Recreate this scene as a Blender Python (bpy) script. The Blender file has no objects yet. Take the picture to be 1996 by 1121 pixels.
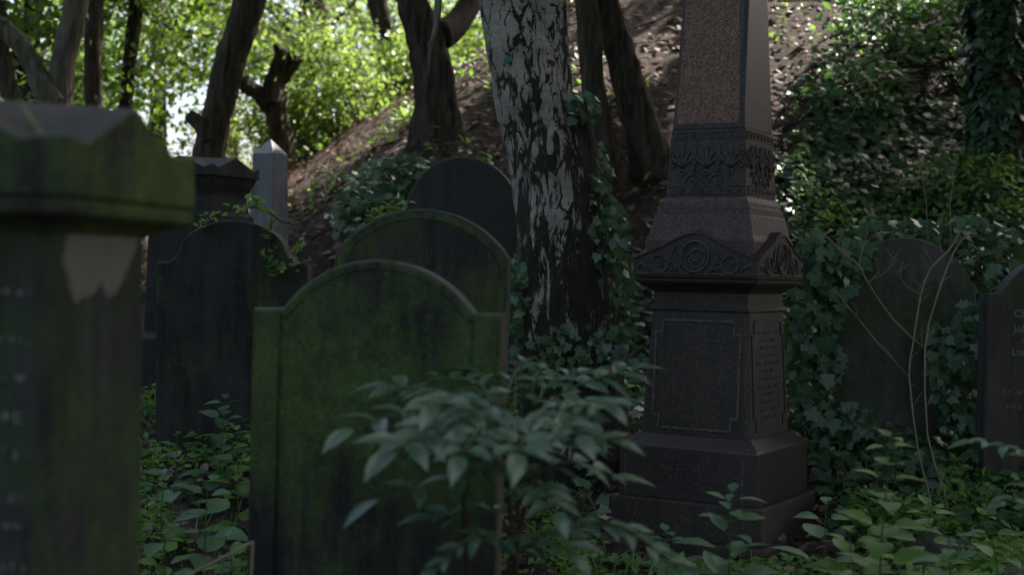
import bpy, bmesh, math, random
import numpy as np
from mathutils import Vector, Matrix, noise as mnoise

random.seed(7)
RNG = np.random.default_rng(11)
sc = bpy.context.scene
COL = sc.collection
R = math.radians

# ------------------------------------------------------------------ camera
W0, H0, F0 = 1996.0, 1121.0, 2800.0
EYE = 1.4
cam_d = bpy.data.cameras.new('camera')
cam_d.sensor_width = 36.0
cam_d.lens = F0 / W0 * 36.0
cam_d.clip_start = 0.05
cam_d.clip_end = 2000
cam = bpy.data.objects.new('camera', cam_d)
COL.objects.link(cam)
PITCH, ROLL = R(-0.5), R(1.3)
CM = Matrix.Rotation(R(90) + PITCH, 4, 'X') @ Matrix.Rotation(ROLL, 4, 'Z')
CM = Matrix.Translation((0, 0, EYE)) @ CM
cam.matrix_world = CM
sc.camera = cam
cam_d.dof.use_dof = True
cam_d.dof.focus_distance = 7.5
cam_d.dof.aperture_fstop = 2.1


def P(px, py, d):
    """world point seen at photo pixel (px, py) at depth d"""
    return CM @ Vector(((px - W0 / 2) / F0 * d, -(py - H0 / 2) / F0 * d, -d))


# ------------------------------------------------------------------ terrain
def sstep(a, b, x):
    t = np.clip((x - a) / (b - a), 0, 1)
    return t * t * (3 - 2 * t)


def smin(a, b, k):
    h = np.clip(0.5 + 0.5 * (b - a) / k, 0, 1)
    return b + (a - b) * h - k * h * (1 - h)


def terr(x, y):
    x = np.asarray(x, float)
    y = np.asarray(y, float)
    lf = sstep(.2, -1.4, x) if False else np.clip((.2 - x) / 1.6, 0, 1)
    base = 0.5 * sstep(7.05 - .85 * lf, 9.0 - .2 * lf, y)
    yc = y - 1.35 * np.maximum(y - 21.5, 0)
    z1 = 0.6 * x + 0.239 * yc + 0.03
    z2 = 0.72 * (y - 9.15)
    b = smin(z1, z2, 0.8)
    b = smin(b, 9.0 + 0 * b, 2.0)
    z = -smin(-base, -b, 0.5)
    z = z + 0.05 * np.sin(x * 1.7 + 0.6 * y) * np.cos(y * 1.3 - x * .5) * sstep(6, 10, y)
    z = z + 0.02 * np.sin(x * 4.1 + 1.1) * np.sin(y * 3.7)
    return z


def gz(x, y):
    return float(terr(x, y))


def hit(px, py, d0=5.0, d1=45.0):
    """ground point seen at a photo pixel"""
    d = d0
    while d < d1:
        p = P(px, py, d)
        if gz(p.x, p.y) > p.z:
            return Vector((p.x, p.y, gz(p.x, p.y))), d
        d += 0.05
    return None, None


# ------------------------------------------------------------------ material helpers
class NT:
    def __init__(s, name):
        s.m = bpy.data.materials.new(name)
        s.m.use_nodes = True
        s.t = s.m.node_tree
        s.t.nodes.clear()
        s.out = s.t.nodes.new('ShaderNodeOutputMaterial')

    def n(s, typ, ins=None, **kw):
        nd = s.t.nodes.new('ShaderNode' + typ)
        for k, v in kw.items():
            setattr(nd, k, v)
        for k, v in (ins or {}).items():
            if hasattr(v, 'is_output') or isinstance(v, bpy.types.NodeSocket):
                s.t.links.new(v, nd.inputs[k])
            else:
                nd.inputs[k].default_value = v
        return nd

    def ramp(s, fac, stops, interp='LINEAR'):
        r = s.n('ValToRGB', {'Fac': fac})
        r.color_ramp.interpolation = interp
        e = r.color_ramp.elements
        while len(e) < len(stops):
            e.new(0.5)
        for i, (p, c) in enumerate(stops):
            e[i].position = p
            e[i].color = (c[0], c[1], c[2], 1) if not isinstance(c, (int, float)) else (c, c, c, 1)
        return r.outputs['Color']

    def mix(s, fac, a, b, mode='MIX'):
        nd = s.n('MixRGB', blend_type=mode)
        for k, v in (('Fac', fac), ('Color1', a), ('Color2', b)):
            if isinstance(v, bpy.types.NodeSocket):
                s.t.links.new(v, nd.inputs[k])
            elif isinstance(v, (int, float)):
                nd.inputs[k].default_value = v
            else:
                nd.inputs[k].default_value = (v[0], v[1], v[2], 1)
        return nd.outputs[0]

    def math(s, op, a, b=0.0, clamp=False):
        nd = s.n('Math', operation=op, use_clamp=clamp)
        for i, v in enumerate((a, b)):
            if isinstance(v, bpy.types.NodeSocket):
                s.t.links.new(v, nd.inputs[i])
            else:
                nd.inputs[i].default_value = v
        return nd.outputs[0]

    def coord(s, scale=(1, 1, 1), kind='Object', loc=(0, 0, 0)):
        tc = s.n('TexCoord')
        mp = s.n('Mapping', {'Vector': tc.outputs[kind], 'Scale': scale, 'Location': loc})
        return mp.outputs[0]

    def noise(s, vec, scale, detail=4, rough=0.55, dist=0.0):
        return s.n('TexNoise', {'Vector': vec, 'Scale': scale, 'Detail': detail, 'Roughness': rough,
                                'Distortion': dist}).outputs['Fac']

    def bsdf(s, color, rough=0.7, spec=0.3, bump=None, bstr=0.3, bdist=0.01):
        ins = {'Roughness': rough, 'Specular IOR Level': spec}
        p = s.n('BsdfPrincipled', ins)
        if isinstance(color, bpy.types.NodeSocket):
            s.t.links.new(color, p.inputs['Base Color'])
        else:
            p.inputs['Base Color'].default_value = (*color, 1)
        if bump is not None:
            b = s.n('Bump', {'Height': bump, 'Strength': bstr, 'Distance': bdist})
            s.t.links.new(b.outputs[0], p.inputs['Normal'])
        return p

    def done(s, shader):
        s.t.links.new(shader.outputs[0], s.out.inputs['Surface'])
        return s.m


def stone(name, dark, light, moss=(0.035, 0.055, 0.012), moss_at=0.55, moss_w=0.12, stain=(0.02, 0.02, 0.02),
          stain_at=0.6, seed=0.0, rough=0.72, spec=0.35, streak=1.0, moss_max=0.9, moss_z=None, soot=.57):
    dark, light, stain = [tuple(c * soot for c in q) for q in (dark, light, stain)]
    k = NT(name)
    v = k.coord(loc=(seed, seed * 1.7, seed * .6))
    vs = k.coord(scale=(9, 9, 1.1), loc=(seed, 0, seed))
    big = k.noise(v, 3.0, 6, .6)
    med = k.noise(v, 14.0, 6, .65)
    fine = k.noise(v, 120.0, 4, .7)
    strk = k.noise(vs, 1.6 * streak, 5, .6)
    c = k.mix(k.ramp(med, [(.3, 0), (.7, 1)]), dark, light)
    c = k.mix(k.ramp(fine, [(.35, 0), (.75, 1)]), c, k.mix(.5, c, light), 'MIX')
    st = k.math('ADD', k.math('MULTIPLY', strk, .6), k.math('MULTIPLY', big, .4))
    c = k.mix(k.ramp(st, [(stain_at - .12, 0), (stain_at + .06, 1)]), c, stain)
    mv = k.math('ADD', k.math('MULTIPLY', k.noise(k.coord(loc=(seed + 3, 9, seed)), 2.6, 5, .6), .55),
                k.math('MULTIPLY', k.noise(vs, 2.3, 5, .65), .3))
    mv = k.math('ADD', mv, k.math('MULTIPLY', k.noise(v, 45.0, 4, .7), .15))
    if moss_z:
        zz = k.n('SeparateXYZ', {'Vector': k.coord()}).outputs[2]
        q = k.math('DIVIDE', k.math('ABSOLUTE', k.math('SUBTRACT', zz, moss_z[0])), moss_z[1])
        mv = k.math('ADD', mv, k.math('MULTIPLY', k.math('SUBTRACT', .5, k.math('MINIMUM', q, 1.3)), moss_z[2]))
    mf = k.ramp(mv, [(max(0, moss_at - moss_w), 0), (moss_at + moss_w, moss_max)])
    gr = k.ramp(k.math('ADD', k.math('MULTIPLY', k.noise(v, 95, 5, .75), .6), k.math('MULTIPLY', k.noise(v, 11, 5, .7), .4)), [(.38, 0), (.62, 1)])
    mcol = k.mix(gr, tuple(q * .45 for q in moss), (moss[0] * 1.75, moss[1] * 1.6, moss[2] * 1.4))
    c = k.mix(mf, c, mcol)
    h = k.math('ADD', k.math('MULTIPLY', fine, .5), k.math('MULTIPLY', med, 1.0))
    return k.done(k.bsdf(c, rough, spec, h, .8, .008))


def granite(name, a, b, c3, seed=0.0, rough=.5, stain=.45):
    k = NT(name)
    v = k.coord(loc=(seed, seed, seed))
    vo = k.n('TexVoronoi', {'Vector': v, 'Scale': 210.0}).outputs['Color']
    f = k.n('SeparateColor', {'Color': vo}).outputs[0]
    c = k.ramp(f, [(0, a), (.3, a), (.45, b), (.7, b), (.85, c3), (1, c3)])
    n2 = k.noise(v, 4.5, 6, .65)
    st = k.noise(k.coord(scale=(12, 12, 1.0), loc=(seed, 0, 0)), 1.5, 5)
    c = k.mix(k.ramp(k.math('ADD', k.math('MULTIPLY', n2, .5), k.math('MULTIPLY', st, .5)), [(stain, 0), (stain + .22, .85)]), c, (.03, .026, .024))
    h = k.noise(v, 160, 3)
    return k.done(k.bsdf(c, rough, .4, h, .3, .003))


def leafmat(name, c0, c1, c2, trans, tfac=.35, rough=.42, spec=.5, vein=False):
    k = NT(name)
    ri = k.n('NewGeometry').outputs['Random Per Island']
    c = k.ramp(ri, [(0, c0), (.5, c1), (1, c2)])
    v = k.coord()
    c = k.mix(k.ramp(k.noise(v, 25, 3), [(.3, .0), (.75, .35)]), c, k.mix(.5, c, (0.05, .05, .02)))
    p = k.bsdf(c, rough, spec)
    tcol = k.mix(ri, trans, (trans[0] * .6, trans[1] * .75, trans[2] * .8))
    t = k.n('BsdfTranslucent', {'Color': tcol})
    ms = k.n('MixShader', {0: tfac, 1: p.outputs[0], 2: t.outputs[0]})
    return k.done(ms)


def plain(name, c, rough=.7, spec=.3, var=.35, scale=30, bump=.3):
    k = NT(name)
    v = k.coord()
    n = k.noise(v, scale, 5, .6)
    col = k.mix(n, (c[0] * (1 - var), c[1] * (1 - var), c[2] * (1 - var)), (c[0] * (1 + var), c[1] * (1 + var), c[2] * (1 + var)))
    return k.done(k.bsdf(col, rough, spec, n, bump, .01))


def bark(name, dark, light, moss=.0, zs=.18, seed=0.0, scale=9):
    k = NT(name)
    v = k.coord(scale=(1, 1, zs), loc=(seed, seed, seed))
    n = k.noise(v, scale * 2.2, 7, .65, .4)
    v2 = k.coord(loc=(seed, 2, 1))
    c = k.ramp(n, [(.32, dark), (.62, light)])
    if moss > 0:
        m = k.noise(v2, 2.2, 5, .6)
        c = k.mix(k.ramp(m, [(.45, 0), (.7, moss)]), c, (.05, .075, .02))
    return k.done(k.bsdf(c, .9, .15, n, .9, .03))


def birch_mat():
    k = NT('birch_bark')
    v = k.coord()
    z = k.n('SeparateXYZ', {'Vector': v}).outputs
    warp = k.noise(v, 5, 4, .6)
    vs = k.coord(scale=(6.6, 6.6, 2.0), loc=(2.2, 0.7, 1.4))
    fis = k.math('ADD', k.math('MULTIPLY', k.noise(vs, 1.75, 10, .68, .9), .85), k.math('MULTIPLY', k.noise(k.coord(scale=(3, 3, 1)), 22, 5, .7), .15))
    hgt = k.math('MULTIPLY', k.math('SUBTRACT', z[2], 1.8), .060)       # smooth papery bark high up, rugged at the foot
    side = k.math('MULTIPLY', z[0], -.12)
    f = k.math('ADD', k.math('ADD', fis, hgt), side)
    wv = k.n('VectorMath', {0: k.coord(scale=(1, 1, .33)), 1: k.n('VectorMath', {0: k.n('TexNoise', {'Vector': v, 'Scale': 9.0, 'Detail': 5.0}).outputs['Color'], 'Scale': .10}, operation='SCALE').outputs[0]}, operation='ADD').outputs[0]
    ve = k.n('TexVoronoi', {'Vector': wv, 'Scale': 11.0}, feature='DISTANCE_TO_EDGE').outputs['Distance']
    ve = k.math('ADD', ve, k.math('MULTIPLY', k.math('SUBTRACT', k.noise(v, 7, 5, .65), .5), .5))
    m2 = k.ramp(ve, [(.02, 0), (.045, 1)])
    mask = k.math('MULTIPLY', k.ramp(f, [(.508, 0), (.530, 1)]), m2)
    lent = k.noise(k.coord(scale=(7, 7, 75)), 1.6, 4, .6)
    lent2 = k.noise(k.coord(scale=(1, 1, 9)), 9, 4, .6)
    white = k.mix(k.ramp(lent, [(.5, 0), (.72, .65)]), (.58, .53, .44), (.20, .175, .145))
    white = k.mix(k.ramp(lent2, [(.45, 0), (.75, .4)]), white, (.30, .26, .21))
    white = k.mix(k.ramp(k.noise(v, 5.5, 6, .65), [(.42, 0), (.68, .6)]), white, (.20, .18, .145))
    rid = k.noise(k.coord(scale=(1, 1, .22)), 26, 6, .7)
    darkc = k.ramp(rid, [(.3, (.014, .011, .008)), (.6, (.055, .045, .028)), (.8, (.085, .075, .04))])
    c = k.mix(mask, darkc, white)
    h = k.math('ADD', k.math('MULTIPLY', mask, -.35), k.math('MULTIPLY', rid, .9))
    h = k.math('ADD', h, k.math('MULTIPLY', lent, .1))
    return k.done(k.bsdf(c, .75, .25, h, 1.0, .06))


def ground_mat():
    k = NT('leafy_soil')
    v = k.coord()
    n1 = k.noise(v, 1.3, 6, .6)
    n2 = k.noise(v, 26, 5, .7)
    vo = k.n('TexVoronoi', {'Vector': v, 'Scale': 22.0, 'Randomness': 1.0}).outputs['Color']
    f = k.n('SeparateColor', {'Color': vo}).outputs[0]
    c = k.ramp(f, [(0, (.028, .017, .014)), (.45, (.06, .037, .030)), (.8, (.10, .062, .052)), (1, (.16, .11, .095))])
    c = k.mix(k.ramp(n1, [(.4, 0), (.7, .8)]), c, (.03, .024, .017))
    c = k.mix(k.ramp(n2, [(.45, 0), (.8, .7)]), c, (.02, .016, .012))
    h = k.math('ADD', f, n2)
    return k.done(k.bsdf(c, .9, .2, h, .8, .03))


# ------------------------------------------------------------------ mesh helpers
def link(name, me, mat=None, parent=None):
    o = bpy.data.objects.new(name, me)
    COL.objects.link(o)
    if mat is not None and me is not None:
        me.materials.append(mat)
    if parent is not None:
        o.parent = parent
    return o


def mesh(name, V, Fs, mat, parent=None, smooth=False):
    me = bpy.data.meshes.new(name)
    me.from_pydata([tuple(v) for v in V], [], [tuple(f) for f in Fs])
    me.update()
    if smooth:
        me.polygons.foreach_set('use_smooth', [True] * len(me.polygons))
    return link(name, me, mat, parent)


def bm_obj(name, bm, mat, parent=None, bevel=0, segs=2, smooth=False):
    bmesh.ops.recalc_face_normals(bm, faces=bm.faces)
    if bevel:
        bmesh.ops.bevel(bm, geom=[e for e in bm.edges if e.calc_face_angle(0) > .35], offset=bevel, segments=segs,
                        profile=.6, affect='EDGES', clamp_overlap=True)
    me = bpy.data.meshes.new(name)
    bm.to_mesh(me)
    bm.free()
    if smooth:
        me.polygons.foreach_set('use_smooth', [True] * len(me.polygons))
    return link(name, me, mat, parent)


def tag(o, label, cat, group=None, kind=None):
    if label:
        o['label'] = label
    if cat:
        o['category'] = cat
    if group:
        o['group'] = group
    if kind:
        o['kind'] = kind
    return o


def thing(name, label, cat, loc, rz=0, group=None, tilt=(0, 0)):
    o = bpy.data.objects.new(name, None)
    o.empty_display_size = .1
    COL.objects.link(o)
    o.location = loc
    o.rotation_euler = (tilt[0], tilt[1], rz)
    return tag(o, label, cat, group)


def frustum(bm, z0, a0, z1, a1, rough=0.0):
    """square frustum slab: side a0 at z0, a1 at z1"""
    v = []
    for z, a in ((z0, a0), (z1, a1)):
        h = a / 2
        v.append([bm.verts.new((sx * h, sy * h, z)) for sx, sy in ((-1, -1), (1, -1), (1, 1), (-1, 1))])
    bm.faces.new(v[0][::-1])
    bm.faces.new(v[1])
    for i in range(4):
        j = (i + 1) % 4
        bm.faces.new((v[0][i], v[0][j], v[1][j], v[1][i]))


def profile_stack(bm, prof):
    """square column through (z, side) pairs"""
    rings = []
    for z, a in prof:
        h = a / 2
        rings.append([bm.verts.new((sx * h, sy * h, z)) for sx, sy in ((-1, -1), (1, -1), (1, 1), (-1, 1))])
    bm.faces.new(rings[0][::-1])
    bm.faces.new(rings[-1])
    for r0, r1 in zip(rings, rings[1:]):
        for i in range(4):
            j = (i + 1) % 4
            bm.faces.new((r0[i], r0[j], r1[j], r1[i]))


def box(bm, x0, x1, y0, y1, z0, z1):
    v = [bm.verts.new((x, y, z)) for z in (z0, z1) for x, y in ((x0, y0), (x1, y0), (x1, y1), (x0, y1))]
    for f in ((3, 2, 1, 0), (4, 5, 6, 7), (0, 1, 5, 4), (1, 2, 6, 5), (2, 3, 7, 6), (3, 0, 4, 7)):
        bm.faces.new([v[i] for i in f])


def catmull(pts, rad, n):
    """resample a polyline with radii"""
    pts = [Vector(p) for p in pts]
    m = len(pts)
    out, ro = [], []
    for i in range(m - 1):
        p0, p1, p2, p3 = pts[max(i - 1, 0)], pts[i], pts[i + 1], pts[min(i + 2, m - 1)]
        for q in range(n):
            t = q / n
            out.append(.5 * ((2 * p1) + (p2 - p0) * t + (2 * p0 - 5 * p1 + 4 * p2 - p3) * t * t + (3 * p1 - p0 - 3 * p2 + p3) * t ** 3))
            ro.append(rad[i] * (1 - t) + rad[i + 1] * t)
    out.append(pts[-1])
    ro.append(rad[-1])
    return out, ro


def tube(pts, rad, seg=10, sub=4, amp=0.0, seed=0.0, flute=0.0, cap=True, fr=3.0, ridge=0.0):
    P_, R_ = catmull(pts, rad, sub)
    V, Fs = [], []
    prev = None
    n = len(P_)
    for i, (p, r) in enumerate(zip(P_, R_)):
        t = (P_[min(i + 1, n - 1)] - P_[max(i - 1, 0)])
        t = t.normalized() if t.length > 1e-9 else Vector((0, 0, 1))
        if prev is None:
            a = Vector((1, 0, 0)) if abs(t.x) < .9 else Vector((0, 1, 0))
            s = (a - t * a.dot(t)).normalized()
        else:
            s = (prev - t * prev.dot(t)).normalized()
        prev = s
        u = t.cross(s)
        for j in range(seg):
            an = 2 * math.pi * j / seg
            d = s * math.cos(an) + u * math.sin(an)
            rr = r
            if amp:
                q = (p + d * r) * fr + Vector((seed, seed * .7, seed * .3))
                rr = r * (1 + amp * mnoise.noise(q) + amp * .5 * mnoise.noise(q * 2.7))
            if ridge:
                e_ = p + d * r
                rr += r * ridge * (abs(mnoise.noise(Vector((e_.x * 16 + seed, e_.y * 16, e_.z * 2.2)))) * 2 - .5)
            if flute:
                rr *= 1 + flute * math.sin(5 * an + seed) * .5 + flute * math.sin(3 * an + seed * 2) * .5
            V.append(p + d * rr)
        if i:
            b0, b1 = (i - 1) * seg, i * seg
            for j in range(seg):
                k2 = (j + 1) % seg
                Fs.append((b0 + j, b0 + k2, b1 + k2, b1 + j))
    if cap:
        Fs.append(tuple(range(seg))[::-1])
        Fs.append(tuple(range((n - 1) * seg, n * seg)))
    return V, Fs


def add_tube(acc, *a, **k):
    V, Fs = tube(*a, **k)
    o = len(acc[0])
    acc[0].extend(V)
    acc[1].extend([tuple(i + o for i in f) for f in Fs])


# leaf templates (x side, y towards the tip, z up), triangles only
def tmpl(rows, zfold=.12, droop=.12):
    """rows: (y, halfwidth); leaf folded on its midrib"""
    V, T = [(0, 0, 0)], []
    prev = None
    for y, w in rows:
        zc = -droop * y * y
        b = len(V)
        V += [(-w, y, zc + zfold * w), (0, y, zc), (w, y, zc + zfold * w)]
        if prev is None:
            T += [(0, b + 1, b), (0, b + 2, b + 1)]
        else:
            p = prev
            T += [(p, p + 1, b + 1), (p, b + 1, b), (p + 1, p + 2, b + 2), (p + 1, b + 2, b + 1)]
        prev = b
    V.append((0, 1, -droop))
    e = len(V) - 1
    T += [(prev, prev + 1, e), (prev + 1, prev + 2, e)]
    return np.array(V, float), np.array(T, int)


def ivy_tmpl():
    out = [(0, .0), (.16, -.1), (.46, .02), (.34, .26), (.52, .5), (.24, .55), (0, 1.0)]
    pts = out + [(-x, y) for x, y in out[-2:0:-1]]
    V = [(0, .3, .0)] + [(x, y - .02, -.10 * abs(x) - .12 * max(0, y - .3) ** 2 + (.05 if abs(x) > .4 else 0)) for x, y in pts]
    n = len(pts)
    T = [(0, 1 + i, 1 + (i + 1) % n) for i in range(n)]
    T = [(a, c, b) for a, b, c in T]
    return np.array(V, float), np.array(T, int)


L_OVAL = tmpl([(.12, .13), (.38, .26), (.68, .19)], .25, .18)
L_LANCE = tmpl([(.1, .07), (.3, .16), (.55, .19), (.8, .10)], .35, .28)
L_BROAD = tmpl([(.08, .22), (.3, .36), (.6, .28), (.85, .10)], .22, .22)
L_FAR = (np.array([(0, 0, 0), (-.32, .45, .08), (.32, .45, .08), (0, 1, -.05)], float), np.array([(0, 2, 1), (1, 2, 3)], int))
L_IVY = ivy_tmpl()


def unit(a):
    return a / np.maximum(np.linalg.norm(a, axis=1, keepdims=True), 1e-9)


def leaves(name, T, pos, up, tip, size, mat, parent=None, smooth=False):
    V, F = T
    pos = np.asarray(pos, float)
    n = len(pos)
    up = unit(np.asarray(up, float))
    tip = np.asarray(tip, float)
    tip = unit(tip - up * np.sum(tip * up, 1, keepdims=True))
    side = np.cross(tip, up)
    size = np.asarray(size, float).reshape(n, 1, 1)
    verts = pos[:, None, :] + size * (V[None, :, 0:1] * side[:, None, :] + V[None, :, 1:2] * tip[:, None, :] + V[None, :, 2:3] * up[:, None, :])
    faces = F[None] + (np.arange(n) * len(V))[:, None, None]
    me = bpy.data.meshes.new(name)
    nv, nf = n * len(V), n * len(F)
    me.vertices.add(nv)
    me.vertices.foreach_set('co', verts.reshape(-1).astype(np.float32))
    me.loops.add(nf * 3)
    me.loops.foreach_set('vertex_index', faces.reshape(-1).astype(np.int32))
    me.polygons.add(nf)
    me.polygons.foreach_set('loop_start', np.arange(0, nf * 3, 3, dtype=np.int32))
    me.update(calc_edges=True)
    me.validate()
    if smooth:
        me.polygons.foreach_set('use_smooth', [True] * nf)
    return link(name, me, mat, parent)


def rnd_dirs(n, zbias=0.0, zs=1.0):
    d = RNG.normal(size=(n, 3))
    d[:, 2] = d[:, 2] * zs + zbias
    return unit(d)


# ------------------------------------------------------------------ light
SUN_EL, SUN_AZ = R(50), R(52)         # azimuth from +Y towards +X: behind the bank, to the right
SUN = Vector((math.sin(SUN_AZ) * math.cos(SUN_EL), math.cos(SUN_AZ) * math.cos(SUN_EL), math.sin(SUN_EL)))
world = bpy.data.worlds.new('World')
sc.world = world
world.use_nodes = True
wt = world.node_tree
bg = wt.nodes['Background']
sky = wt.nodes.new('ShaderNodeTexSky')
sky.sky_type = 'NISHITA'
sky.sun_disc = False
sky.sun_elevation = SUN_EL
sky.sun_rotation = SUN_AZ
sky.dust_density = 5.0
sky.air_density = 0.7
sky.ozone_density = 0.5
wt.links.new(sky.outputs[0], bg.inputs['Color'])
bg.inputs['Strength'].default_value = 0.15
sl = bpy.data.lights.new('sun', 'SUN')
sl.energy = 5.0
sl.angle = R(.5)
sl.color = (1, .95, .86)
so = bpy.data.objects.new('sun', sl)
COL.objects.link(so)
so.rotation_euler = SUN.to_track_quat('Z', 'Y').to_euler()
so.location = SUN * 60

vs_ = sc.view_settings
vs_.view_transform = 'Standard'
vs_.look = 'None'
vs_.gamma = 1
vs_.use_curve_mapping = False
vs_.exposure = 1.65
try:
    sc.display_settings.display_device = 'sRGB'
except Exception:
    pass
cy = sc.cycles
cy.use_denoising = True
cy.max_bounces = 6
cy.diffuse_bounces = 3
cy.glossy_bounces = 2
cy.transmission_bounces = 4
cy.sample_clamp_indirect = 3.0
cy.caustics_reflective = False
cy.caustics_refractive = False

# ------------------------------------------------------------------ materials
M = {}
M['soil'] = ground_mat()
M['pillar'] = stone('pillar_stone', (.048, .052, .054), (.098, .106, .098), moss=(.045, .078, .022), moss_at=.495, moss_w=.07, stain=(.024, .024, .03), stain_at=.50, soot=.85, seed=1.3)
M['cap'] = stone('cap_stone', (.04, .04, .04), (.075, .072, .07), moss=(.066, .112, .026), moss_at=.465, moss_w=.05, stain=(.022, .022, .024), stain_at=.55, seed=3.1)
M['scar'] = stone('scar_stone', (.30, .29, .25), (.40, .385, .335), moss_at=.8, stain_at=.8, stain=(.2, .19, .16), seed=5)
M['mossy'] = stone('mossy_stone', (.042, .040, .036), (.075, .069, .060), moss=(.060, .104, .028), moss_at=.495, moss_w=.075, stain=(.018, .019, .022), stain_at=.54, seed=8.2, moss_z=(1.35, .65, .12), streak=1.5)
M['edge'] = stone('lit_edge_stone', (.11, .103, .098), (.18, .168, .16), moss_at=.68, moss_w=.06, stain=(.06, .058, .056), stain_at=.6, seed=18.2)  # moss-free edge stone, made paler to paint in the lit rim
M['caproof'] = stone('cap_roof_stone', (.055, .046, .042), (.085, .073, .067), moss_at=.70, moss_w=.06, stain=(.03, .028, .028), stain_at=.56, seed=13.1)
M['sooty'] = stone('sooty_stone', (.038, .034, .031), (.068, .060, .053), moss=(.05, .075, .016), moss_at=.57, moss_w=.05, stain=(.02, .018, .017), stain_at=.55, seed=2.4, soot=.75)
M['sooty2'] = stone('sooty_stone_two', (.042, .039, .036), (.070, .063, .056), moss=(.05, .075, .016), moss_at=.545, moss_w=.07, stain=(.022, .020, .019), stain_at=.55, seed=6.9, soot=.72)
M['slate'] = stone('slate_stone', (.060, .051, .046), (.082, .071, .063), moss_at=.75, moss_w=.06, soot=.85, stain=(.04, .04, .041), stain_at=.6, seed=4.4)
M['pale'] = stone('pale_stone', (.30, .30, .33), (.42, .42, .46), moss_at=.8, moss_w=.05, stain=(.17, .17, .19), stain_at=.6, seed=7.7)
M['pedestal'] = stone('pedestal_stone', (.04, .039, .04), (.08, .077, .076), moss_at=.62, moss_w=.06, stain=(.03, .03, .03), stain_at=.52, seed=9.1)
M['green_stone'] = stone('green_grey_stone', (.066, .064, .055), (.105, .10, .084), moss=(.04, .06, .02), moss_at=.5, moss_w=.1, stain=(.03, .03, .028), stain_at=.6, seed=12.1, soot=1.05)
M['brown_stone'] = stone('brown_grey_stone', (.078, .06, .048), (.12, .094, .074), moss_at=.62, moss_w=.07, stain=(.05, .04, .034), stain_at=.56, seed=15.4, soot=.75)
M['letters'] = plain('worn_letter_paint', (.24, .23, .22), .8, .2, .5, 60)
M['pale_letters'] = plain('pale_letter_paint', (.36, .35, .34), .8, .2, .5, 60)
M['cutletters'] = plain('cut_letters', (.065, .061, .056), .9, .1, .6, 70)
M['granite'] = granite('brown_granite', (.08, .042, .028), (.24, .128, .082), (.33, .20, .14), 0.3, .6, .56)
M['granite_dark'] = granite('dark_granite', (.026, .019, .016), (.066, .047, .038), (.112, .083, .068), 2.3, .55, .42)
M['granite_red'] = granite('red_granite', (.035, .020, .018), (.115, .055, .048), (.15, .092, .084), 4.3, .55, .55)
M['granite_purple'] = granite('polished_granite', (.036, .026, .028), (.062, .044, .044), (.088, .066, .064), 6.3, .3, .6)
M['lightcut'] = granite('worn_cut_granite', (.056, .044, .036), (.118, .093, .078), (.175, .145, .122), 3.3, .8, .6)
M['relief'] = granite('carved_granite', (.034, .028, .024), (.076, .062, .052), (.125, .105, .09), 8.3, .7, .5)
M['birch'] = birch_mat()
M['bark'] = bark('brown_bark', (.022, .018, .014), (.12, .092, .07), .25, seed=1)
M['bark_dark'] = bark('dark_bark', (.016, .013, .012), (.075, .062, .052), .2, seed=5)
M['bark_grey'] = bark('grey_bark', (.06, .052, .042), (.21, .18, .145), .3, seed=9, scale=7)
M['cutwood'] = plain('cut_wood', (.16, .12, .08), .85, .2)
M['twig'] = plain('dry_twig', (.30, .23, .16), .8, .2, .4, 80)
M['twig_dark'] = plain('dark_twig', (.06, .045, .032), .85, .2, .4, 80)
M['stem_green'] = plain('green_stem', (.07, .10, .03), .6, .3)
M['tagmat'] = plain('green_tag_paint', (.01, .17, .12), .45, .5, .15)
M['lf_canopy'] = leafmat('canopy_leaf', (.030, .055, .012), (.045, .085, .018), (.07, .11, .02), (.22, .36, .03), .40, .45)
M['lf_bright'] = leafmat('sunny_leaf', (.022, .050, .012), (.045, .095, .022), (.09, .14, .035), (.35, .46, .085), .45, .4)
M['lf_pale'] = leafmat('pale_leaf', (.10, .13, .05), (.14, .17, .06), (.19, .20, .09), (.42, .48, .12), .5, .5)
M['lf_ivy'] = leafmat('ivy_leaf', (.036, .082, .042), (.062, .128, .062), (.105, .185, .085), (.16, .31, .045), .2, .36, .7)
M['lf_shrub'] = leafmat('shrub_leaf', (0.036, 0.094, 0.058), (0.050, 0.120, 0.072), (0.084, 0.156, 0.090), (0.144, 0.312, 0.036), .2, .36, .65)
M['lf_weed'] = leafmat('weed_leaf', (0.067, 0.158, 0.038), (0.120, 0.239, 0.053), (0.194, 0.314, 0.083), (0.478, 0.747, 0.075), .35, .45, .45)
M['lf_weed_dark'] = leafmat('dull_weed_leaf', (0.067, 0.150, 0.083), (0.097, 0.196, 0.097), (0.134, 0.233, 0.113), (0.240, 0.480, 0.074), .25, .45, .45)
M['lf_dead'] = leafmat('fallen_leaf', (.05, .028, .022), (.13, .075, .06), (.27, .175, .142), (.12, .06, .02), .12, .6, .35)
M['lf_fern'] = leafmat('fern_leaf', (0.042, 0.098, 0.035), (0.063, 0.126, 0.042), (0.084, 0.154, 0.049), (0.168, 0.350, 0.056), .25, .5, .4)

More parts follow.
